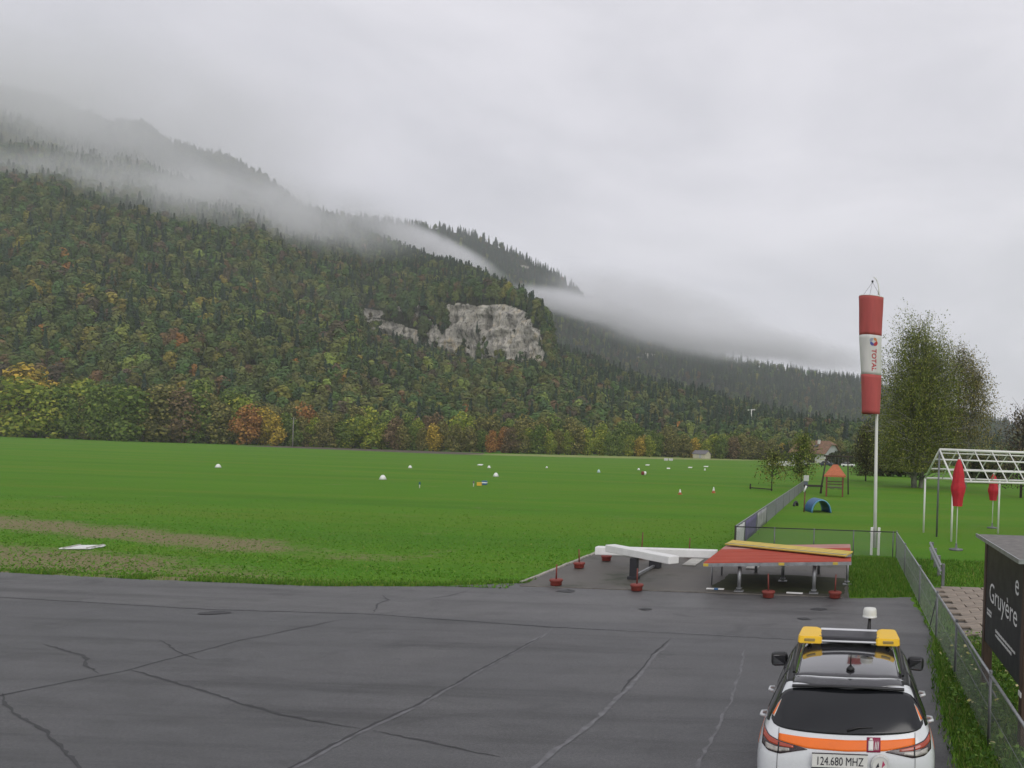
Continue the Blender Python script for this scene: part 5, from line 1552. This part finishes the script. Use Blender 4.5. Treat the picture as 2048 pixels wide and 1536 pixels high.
# roof rails
for s_ in (-1, 1):
    pts = [(s_ * .60, .66, 1.572), (s_ * .605, .74, 1.625), (s_ * .61, 1.3, 1.652), (s_ * .61, 1.9, 1.657), (s_ * .60, 2.30, 1.635), (s_ * .595, 2.40, 1.585)]
    mb = MB(); mb.tube([tuple(p) for p in smooth_line(pts, 2)], 0.017, 8); mb.build('roof_rail', m_trim, car)
# tail lamps
for s_ in (-1, 1):
    flip = (lambda L: [(s_ * x, z) for x, z in L])
    lamp = skin_patch('tail_lamp', 'rear', flip([(.872, 1.125), (.80, 1.070), (.68, 1.035), (.50, 1.003), (.40, 0.980)]), flip([(.872, 0.980), (.80, 0.935), (.68, 0.920), (.50, 0.957), (.40, 0.973)]), m_lampd, 0.007, 22, 6, thick=0.012)
    skin_patch('lamp_band', 'rear', flip([(.868, 1.110), (.80, 1.060), (.68, 1.025), (.54, 1.001)]), flip([(.868, 1.050), (.80, 1.010), (.68, 0.987), (.54, 0.981)]), m_lampo, 0.011, 16, 3, lamp)
    skin_patch('lamp_reflector', 'rear', flip([(.83, 1.003), (.72, 0.981), (.58, 0.977)]), flip([(.83, 0.957), (.72, 0.937), (.58, 0.953)]), m_lampc, 0.011, 14, 3, lamp)
    skin_patch('lamp_band', 'rear', flip([(.70, 1.025), (.685, 1.023)]), flip([(.70, 0.925), (.685, 0.925)]), m_trim, 0.013, 3, 5, lamp)
# orange band, sticker, plate, badge
ob = skin_patch('orange_band', 'rear', [(-.70, 1.097), (-.4, 1.080), (0, 1.070), (.4, 1.080), (.70, 1.097)], [(-.70, 1.040), (-.52, 1.007), (-.40, 0.985), (0, 0.973), (.40, 0.985), (.52, 1.007), (.70, 1.040)], m_or, 0.0045, 36, 5)
st_ = skin_patch('sticker', 'rear', [(.205, 1.100), (.345, 1.100)], [(.205, 0.973), (.345, 0.973)], m_sticker, 0.008, 6, 6)
st_['label'] = 'crimson fire extinguisher sticker'
skin_patch('sticker_bottle', 'rear', [(.222, 1.070), (.272, 1.070)], [(.222, 0.987), (.272, 0.987)], m_plate, 0.0115, 4, 5, st_)
skin_patch('sticker_valve', 'rear', [(.236, 1.093), (.262, 1.093)], [(.230, 1.073), (.268, 1.073)], m_plate, 0.0115, 4, 3, st_)
for q in range(3):
    skin_patch('sticker_flame', 'rear', [(.292 + q * .015, 1.055), (.300 + q * .015, 1.070)], [(.285 + q * .015, 0.995), (.292 + q * .015, 0.995)], m_plate, 0.0115, 3, 5, st_)
pl = MB(); pl.bbox((-.065, -.105, .905), (.56, .016, .135), Matrix.Rotation(R(-4), 3, 'X'), 0.004); plate = pl.build('number_plate', m_plate, car)
def plate_text(txt, size, x0, z0, wid):
    vs, fs = text_mesh(txt, size)
    k = wid / vs[:, 0].max()
    mb = MB(); mb.add([(x0 + v[0] * k, -.1185 + (z0 + v[1] - .905) * 0.07, z0 + v[1]) for v in vs], fs); mb.build('plate_lettering', m_ink, plate)
plate_text('124.680 MHZ', .118, -.305, .864, .48)
mb = MB()
for dz in (-0.071, 0.071): mb.bar((-.348, -.113 + dz * 0.07, .905 + dz), (.218, -.113 + dz * 0.07, .905 + dz), .008, .008)
mb.build('plate_frame', m_ink, plate)
bd = MB(); bd.tube([(.345, -.072, .88), (.345, -.098, .88)], 0.092, 28); badge = bd.build('round_badge', m_plate, car)
mb = MB(); mb.tube([(.345 + .08 * math.cos(2 * math.pi * k / 28), -.099, .88 + .08 * math.sin(2 * math.pi * k / 28)) for k in range(29)], 0.004, 5, cap=False); mb.build('badge_ring', m_silver, badge)
mb = MB(); mb.add([(.30, -.1, .845), (.325, -.1, .90), (.335, -.1, .855)], [(0, 2, 1)]); mb.build('badge_mark', m_ink, badge)
mb = MB(); mb.add([(.36, -.1, .845), (.395, -.1, .88), (.37, -.1, .92)], [(0, 1, 2)]); mb.build('badge_mark', mat('badge_pink', (0.5, 0.05, 0.14), 0.5), badge)
# orange chevrons on the rear quarter glass
for s_ in (-1, 1):
    flip = (lambda L: [(s_ * x, z) for x, z in L])
    c_ = skin_patch('quarter_sticker', 'rear', flip([(.700, 1.37), (.732, 1.33)]), flip([(.762, 1.22), (.785, 1.23)]), m_plate, 0.008, 4, 6)
    skin_patch('quarter_sticker_red', 'rear', flip([(.707, 1.355), (.730, 1.325)]), flip([(.766, 1.23), (.782, 1.235)]), m_or, 0.0105, 4, 6, c_)
# wiper
mb = MB(); mb.tube([(.0, .055, 1.155), (.12, .075, 1.185), (.30, .10, 1.175)], [0.014, 0.009, 0.006], 6); mb.build('rear_wiper', m_trim, car)
# tailgate shut lines
for s_ in (-1, 1):
    skin_patch('shut_line', 'rear', [(s_ * .700, 1.14), (s_ * .704, 1.14)], [(s_ * .700, .60), (s_ * .704, .60)], m_trim, 0.0055, 2, 16)
skin_patch('bumper', 'rear', [(-.84, .50), (-.4, .50), (0, .50), (.4, .50), (.84, .50)], [(-.78, .32), (-.4, .32), (0, .32), (.4, .32), (.78, .32)], m_trim, 0.012, 26, 5)
# door handles
for s_ in (-1, 1):
    for y0 in (0.98, 1.95):
        mb = MB(); mb.tube([(s_ * .93, y0, .975), (s_ * .982, y0 + .03, .978), (s_ * .985, y0 + .15, .976), (s_ * .93, y0 + .18, .973)], 0.017, 8); mb.build('door_handle', m_body, car)
# mirrors
for s_ in (-1, 1):
    mb = MB(); mb.bbox((s_ * .945, 2.96, 1.12), (.225, .15, .185), Matrix.Rotation(R(-s_ * 12), 3, 'Z'), 0.045); mi = mb.build('wing_mirror', m_trim, car)
    mb = MB(); mb.bbox((s_ * .94, 2.885, 1.12), (.17, .012, .13), Matrix.Rotation(R(-s_ * 12), 3, 'Z'), 0.004); mb.build('mirror_glass', m_roofgl, mi)
    mb = MB(); mb.bar((s_ * .86, 3.0, 1.04), (s_ * .95, 2.99, 1.08), .07, .05); mb.build('mirror_stalk', m_trim, mi)
# wheels
for y0 in (0.86, 3.48):
    for s_ in (-1, 1):
        mb = MB(); mb.tube([(s_ * .73, y0, .335), (s_ * .755, y0, .335), (s_ * .93, y0, .335), (s_ * .955, y0, .335)], [.31, .335, .335, .31], 32); wh = mb.build('wheel', m_tyre, car)
        mb = MB(); mb.tube([(s_ * .93, y0, .335), (s_ * .961, y0, .335)], [.24, .225], 24); mb.build('rim', m_rim, wh)
# yellow light bar
YB, ZB = 1.86, 1.665
def wing(s_):
    o = [(.325, -.20), (.34, -.25), (.615, -.25), (.63, -.19), (.60, .22), (.565, .25), (.41, .25), (.355, .17)]
    bt, tp_ = [], []
    for x, y in o:
        bt.append((s_ * x, YB + y, ZB)); tp_.append((s_ * (x * .97 + .012), YB + y * .93, ZB + (.085 if y < 0 else .105)))
    k = len(o)
    mb = MB(); fs = [tuple(range(k))[::-1], tuple(range(k, 2 * k))] + [(i, (i + 1) % k, k + (i + 1) % k, k + i) for i in range(k)]
    if s_ < 0: fs = [tuple(reversed(f)) for f in fs]
    bmx = bmesh.new()
    vv = [bmx.verts.new(p) for p in bt + tp_]
    for f in fs: bmx.faces.new([vv[i] for i in f])
    bmesh.ops.bevel(bmx, geom=bmx.edges[:], offset=0.010, segments=2, affect='EDGES')
    mx = bpy.data.meshes.new('beacon_wing'); bmx.to_mesh(mx); bmx.free(); mx.materials.append(m_beacon)
    o_ = link(bpy.data.objects.new('beacon_wing', mx), bar)
    mb = MB(); mb.bbox((s_ * .48, YB - .243, ZB + .045), (.13, .02, .034), None, 0.006); mb.build('lamp_lens', mat('lens_olive', (0.30, 0.22, 0.07), 0.2), o_)
    return o_
mb = MB(); mb.bbox((0, YB, ZB + .045), (.76, .40, .085), None, 0.015); bar = mb.build('light_bar', mat('bar_panel', (0.035, 0.034, 0.04), 0.5, scale=4), car)
wing(-1); wing(1)
mb = MB(); mb.bbox((0, YB + .175, ZB + .088), (.72, .06, .028), None, 0.008); mb.build('front_strip', m_silver, bar)
mb = MB(); mb.bbox((0, YB - .205, ZB + .03), (.70, .03, .022), None, 0.008); mb.build('rear_strip', m_silver, bar)
for s_ in (-1, 1):
    mb = MB(); mb.bbox((s_ * .5, YB, ZB - .02), (.05, .16, .05), None, 0.008); mb.build('bar_foot', m_trim, bar)
# antenna dome on the front of the bar
AX, AY = .255, YB + .26
mb = MB(); mb.bbox((AX, AY - .05, 1.66), (.07, .1, .04), None, 0.008); mb.tube([(AX, AY, 1.62), (AX, AY, 1.74), (AX + .005, AY, 1.90)], [.035, .026, .018], 10); an = mb.build('antenna_stem', m_trim, car)
mb = MB(); mb.lathe([(.03, 0), (.088, .012), (.092, .03), (.086, .034), (.088, .05), (.084, .105), (.074, .128), (.0, .136)], 26, (AX + .005, AY, 1.90)); mb.build('antenna_dome', m_plate, an)
mb = MB(); mb.lathe([(.093, 0), (.093, .012)], 26, (AX + .005, AY, 1.912)); mb.build('dome_skirt', m_silver, an)
# short roof aerial
mb = MB(); mb.lathe([(.05, 0), (.035, .025), (.012, .05)], 12, (.02, .70, 1.612)); mb.tube([(.02, .70, 1.65), (.02, .58, 1.80)], [.008, .005], 6); mb.build('roof_aerial', m_trim, car)
# ------------------------------------------------------------------ trees one can tell apart
m_bark = mat('bark', (0.055, 0.045, 0.035), 0.9, scale=4, var=0.4)
m_birchbark = mat('birch_bark', (0.09, 0.085, 0.075), 0.85, scale=2.2, col2=(0.42, 0.40, 0.36), stretch=(1, 1, 0.5))
LEAF = {
    'yellow-green': leaf_mat('leaf_yellow_green', None, ((0.0, (0.154, 0.226, 0.032)), (0.6, (0.234, 0.296, 0.046)), (1.0, (0.360, 0.342, 0.054)))),
    'green': leaf_mat('leaf_green', None, ((0.0, (0.090, 0.154, 0.032)), (0.6, (0.134, 0.198, 0.043)), (1.0, (0.198, 0.234, 0.054)))),
    'olive': leaf_mat('leaf_olive', None, ((0.0, (0.126, 0.134, 0.046)), (0.6, (0.180, 0.180, 0.058)), (1.0, (0.270, 0.226, 0.072)))),
    'golden yellow': leaf_mat('leaf_golden', None, ((0.0, (0.252, 0.216, 0.046)), (0.6, (0.432, 0.324, 0.054)), (1.0, (0.576, 0.396, 0.064)))),
    'rust orange': leaf_mat('leaf_rust', None, ((0.0, (0.234, 0.108, 0.046)), (0.6, (0.360, 0.172, 0.054)), (1.0, (0.432, 0.234, 0.072)))),
    'brown': leaf_mat('leaf_brown', None, ((0.0, (0.126, 0.094, 0.054)), (0.6, (0.180, 0.126, 0.072)), (1.0, (0.252, 0.180, 0.090)))),
}
rng = np.random.default_rng(77)
crowns, trunks = [], []
for i in range(8):
    V, F = lobed_crown(rng, 0.0, 10.0, rng.uniform(2.6, 3.4), 2000, 0.25, lobes=int(rng.integers(11, 16)), radial=0.62, zlo=0.06)
    me = np_mesh('crown', V, F, LEAF['green']); crowns.append(me)
    mb = MB(); mb.tube([(0, 0, -0.3), (0.1, 0.05, 3), (0.0, 0.2, 7.5)], [0.26, 0.2, 0.06], 7)
    for q in range(5):
        a = q * 1.3 + i; z = 2.2 + q * 0.9
        mb.tube([(0.06, 0.05, z), (1.6 * math.cos(a), 1.6 * math.sin(a), z + 1.5)], [0.09, 0.03], 5)
    trunks.append(mb.mesh('trunk', m_bark))

def line_tree(px, Z, h, kind, label=None, wide=1.0, back=False):
    X = (px - 1690) / 1600.0 * Z
    o = bpy.data.objects.new('broadleaf_tree', None); link(o)
    o.location = (X, Z, 0); o.rotation_euler = (0, 0, random.uniform(0, 6.28))
    k = random.randrange(8); s = h / 10.0
    o.scale = (s * wide, s * wide, s)
    c_ = link(bpy.data.objects.new('crown', crowns[k]), o)
    c_.material_slots[0].link = 'OBJECT'; c_.material_slots[0].material = LEAF[kind]
    link(bpy.data.objects.new('trunk', trunks[k]), o)
    where = ['left of the rust-orange tree', 'between the rust-orange tree and the ploughed strip', 'behind the ploughed strip', 'behind the yellow meadow strip', 'near the small shed', 'between shed and farmhouse'][int(np.searchsorted([490, 600, 1000, 1330, 1480], px))]
    tag(o, label or ('%s tree, forest edge %s row, %s' % (kind, 'second' if back else 'front', where)), 'tree', 'trees along the forest edge')
    return o

zl = lambda p: np.interp(p, [-150, 0, 250, 500, 640, 800, 1000, 1200, 1400, 1560, 1760], [262, 258, 248, 262, 268, 262, 276, 300, 330, 345, 350])
hl = lambda p: np.interp(p, [-150, 100, 160, 440, 520, 700, 850, 1000, 1300, 1760], [20, 18, 17, 16, 12.5, 11, 11, 11, 10.5, 10])
special = [(38, 19.5, 'yellow-green', 'tall rounded yellow-green tree at the left end of the far tree row', 1.25), (252, 18, 'green', 'tall green tree rising above its neighbours left of the rust-orange tree', 1.15),
           (493, 13.5, 'rust orange', 'single large rust-orange tree at the far edge of the field', 1.05), (548, 11, 'golden yellow', 'golden yellow tree just right of the large rust-orange tree', 1.0),
           (735, 11.5, 'yellow-green', 'pale yellow-green tree behind the ploughed strip', 1.15)]
for p, h, k, lab, wd in special:
    line_tree(p, zl(p) - 3, h, k, lab, wd)
names = ['olive', 'green', 'brown', 'yellow-green', 'golden yellow', 'rust orange']
p = -110
while p < 1700:
    k = random.choices(names, [0.32, 0.36, 0.05, 0.17, 0.08 + 0.05 * (p > 800), 0.008 + 0.03 * (p > 900)])[0]
    if all(abs(p - s_[0]) > 14 for s_ in special):
        line_tree(p, zl(p) + random.uniform(-2, 4), hl(p) * random.uniform(0.72, 1.12), k, None, random.uniform(0.9, 1.25))
    p += random.uniform(15, 26)
p = -120
while p < 1700:
    k = random.choices(names, [0.32, 0.40, 0.03, 0.20, 0.05, 0.008])[0]
    line_tree(p, zl(p) + random.uniform(9, 20), hl(p) * random.uniform(0.95, 1.4), k, None, random.uniform(0.9, 1.2), True)
    p += random.uniform(24, 38)

def limbed(stems, tips, r0, seed, m):
    """trunk and limbs as one mesh"""
    mb = MB(); rg = random.Random(seed)
    for s_ in stems:
        mb.tube(s_, [r0 * (1 - 0.85 * i / (len(s_) - 1)) for i in range(len(s_))], 8)
    for a, b_, r in tips:
        a, b_ = Vector(a), Vector(b_)
        mid = (a + b_) / 2 + Vector((0, 0, (b_ - a).length * 0.12))
        mb.tube([a, mid, b_], [r, r * 0.6, r * 0.2], 5)
    return mb

def birch(name, loc, h, rx, n_branch, strand, leaf, cols, label, lean=0.0, seed=1, base=0.12, stems=2, sparse=0.0, cat='tree', bark=None, tilt=0.5, full=False):
    rg = np.random.default_rng(seed)
    root = thing(name, label, cat, loc)
    st = []
    for s_ in range(stems):
        a = s_ * 2.4 + seed
        bx, by = (0.5 * math.cos(a), 0.5 * math.sin(a)) if stems > 1 else (0, 0)
        hh = h * (0.76 - 0.10 * s_)
        st.append([(bx, by, -0.2), (bx * 1.6 + lean * 0.2, by * 1.6, hh * 0.35), (bx * 2.6 + lean * 0.6, by * 2.6, hh * 0.7), (bx * 2.0 + lean, by * 2, hh)])
    tips, leaves, norms = [], [], []
    for q in range(n_branch):
        t = base + (1 - base) * rg.random() ** 0.85
        s_ = st[rg.integers(stems)]
        z0 = min(t * 0.86, 0.98)
        f_ = z0 * 3; i = min(2, int(f_)); fr = f_ - i
        p0 = np.array(s_[i]) * (1 - fr) + np.array(s_[i + 1]) * fr
        env = rx * (math.sin(math.pi * min(1, (t * 0.72 + 0.24))) ** (0.6 if full else 0.75)) * rg.uniform(0.45, 1.08)
        a = rg.uniform(0, 2 * math.pi)
        p1 = p0 + np.array([env * math.cos(a), env * math.sin(a), rg.uniform(0.2, 1.0) * env * tilt + 0.15 * h * t * rg.random()])
        if q % 2 == 0: tips.append((tuple(p0), tuple(p1), 0.025 + 0.05 * (1 - t)))
        k = rg.integers(strand // 2, strand)
        ln = rg.uniform(0.5, 1.0) * (1.2 + 2.2 * (1 - sparse))
        tt = rg.uniform(0.35, 1, k)
        P_ = p0[None] * (1 - tt)[:, None] + p1[None] * tt[:, None]
        P_[:, 2] -= rg.random(k) ** 1.0 * ln
        P_ += rg.normal(0, 0.28, (k, 3)) * np.array([1, 1, 0.7])
        leaves.append(P_)
    C_ = np.concatenate(leaves); C_ = C_[C_[:, 2] > h * 0.07]
    N_ = rg.normal(size=C_.shape) + np.array([0, 0, 0.4])
    V, F = quads(C_, N_, leaf, rg, 0.6, 0.5)
    link(bpy.data.objects.new('crown', np_mesh('crown', V, F, leaf_mat(name + '_leaf', None, cols))), root)
    limbed(st, tips, 0.22 * h / 20, seed, None).build('trunk', bark or m_birchbark, root)
    return root

birch('birch_tree', (9.2, 101, 0), 28.5, 7.2, 1300, 96, 0.105, ((0.0, (0.12, 0.15, 0.034)), (0.5, (0.165, 0.20, 0.046)), (0.85, (0.21, 0.23, 0.055)), (1.0, (0.32, 0.30, 0.08))),
      'large dense olive birch standing behind the windsock', 0.3, 4, 0.05, 3, full=True)
birch('birch_tree', (15.4, 104, 0), 24.5, 5.2, 460, 66, 0.105, ((0.0, (0.11, 0.11, 0.04)), (0.5, (0.18, 0.17, 0.06)), (1.0, (0.34, 0.28, 0.11))),
      'sparser yellowing birch to the right of the dense birch', 0.6, 9, 0.25, 2, 0.5)
birch('bare_tree', (18.6, 84, 0), 13.0, 3.6, 190, 26, 0.12, ((0.0, (0.07, 0.055, 0.045)), (0.6, (0.12, 0.095, 0.07)), (1.0, (0.2, 0.17, 0.09))),
      'half-bare brownish tree cut by the right edge of the picture', 0.0, 12, 0.12, 1, 0.6, bark=m_bark)
birch('young_tree', (3.2, 119, 0), 11.4, 2.8, 330, 36, 0.13, ((0.0, (0.06, 0.058, 0.03)), (0.6, (0.09, 0.085, 0.035)), (1.0, (0.15, 0.13, 0.05))),
      'thin brownish-green tree just left of the windsock pole', 0.0, 15, 0.12, 1, 0.5, bark=m_bark)
birch('sapling', (-7.3, 80.9, 0), 5.8, 2.3, 70, 24, 0.11, ((0.0, (0.10, 0.14, 0.03)), (0.6, (0.16, 0.19, 0.045)), (1.0, (0.26, 0.25, 0.07))),
      'short sparse sapling rising from the low timber rail', 0.1, 18, 0.3, 1, 0.9, bark=m_bark, tilt=0.3)
birch('sapling', (-4.75, 88.8, 0), 8.4, 2.5, 150, 30, 0.11, ((0.0, (0.09, 0.14, 0.028)), (0.6, (0.15, 0.20, 0.04)), (1.0, (0.26, 0.26, 0.07))),
      'taller slender sapling in front of the farmhouse', 0.1, 22, 0.25, 1, 0.85, bark=m_bark, tilt=0.3)
m_hedge = leaf_mat('hedge_leaf', None, ((0.0, (0.03, 0.045, 0.015)), (0.6, (0.05, 0.06, 0.02)), (1.0, (0.09, 0.08, 0.03))))
for q, (x, y, rx, h, lab) in enumerate([(9, 150, 7, 5.0, 'low dark shrub under the dense birch'), (22, 128, 9, 4.2, 'dark shrub beyond the white roof frame'), (-1.5, 262, 6, 4.5, 'brown shrub beside the farmhouse gable'), (-24, 330, 12, 6.5, 'olive thicket left of the farmhouse')]):
    root = thing('shrub', lab, 'shrub', (x, y, 0))
    V, F = lobed_crown(np.random.default_rng(200 + q), 0.0, h, rx * 0.6, 1700, 0.3, lobes=11, radial=0.6)
    V[:, 0] *= 1.4
    link(bpy.data.objects.new('foliage', np_mesh('foliage', V, F, m_hedge)), root)
    mb = MB()
    for j in range(4): mb.tube([(0.2 * j - 0.3, 0, -0.1), (0.5 * j - 0.8, 0.2, h * 0.5)], [0.06, 0.02], 5)
    mb.build('stem', m_bark, root)
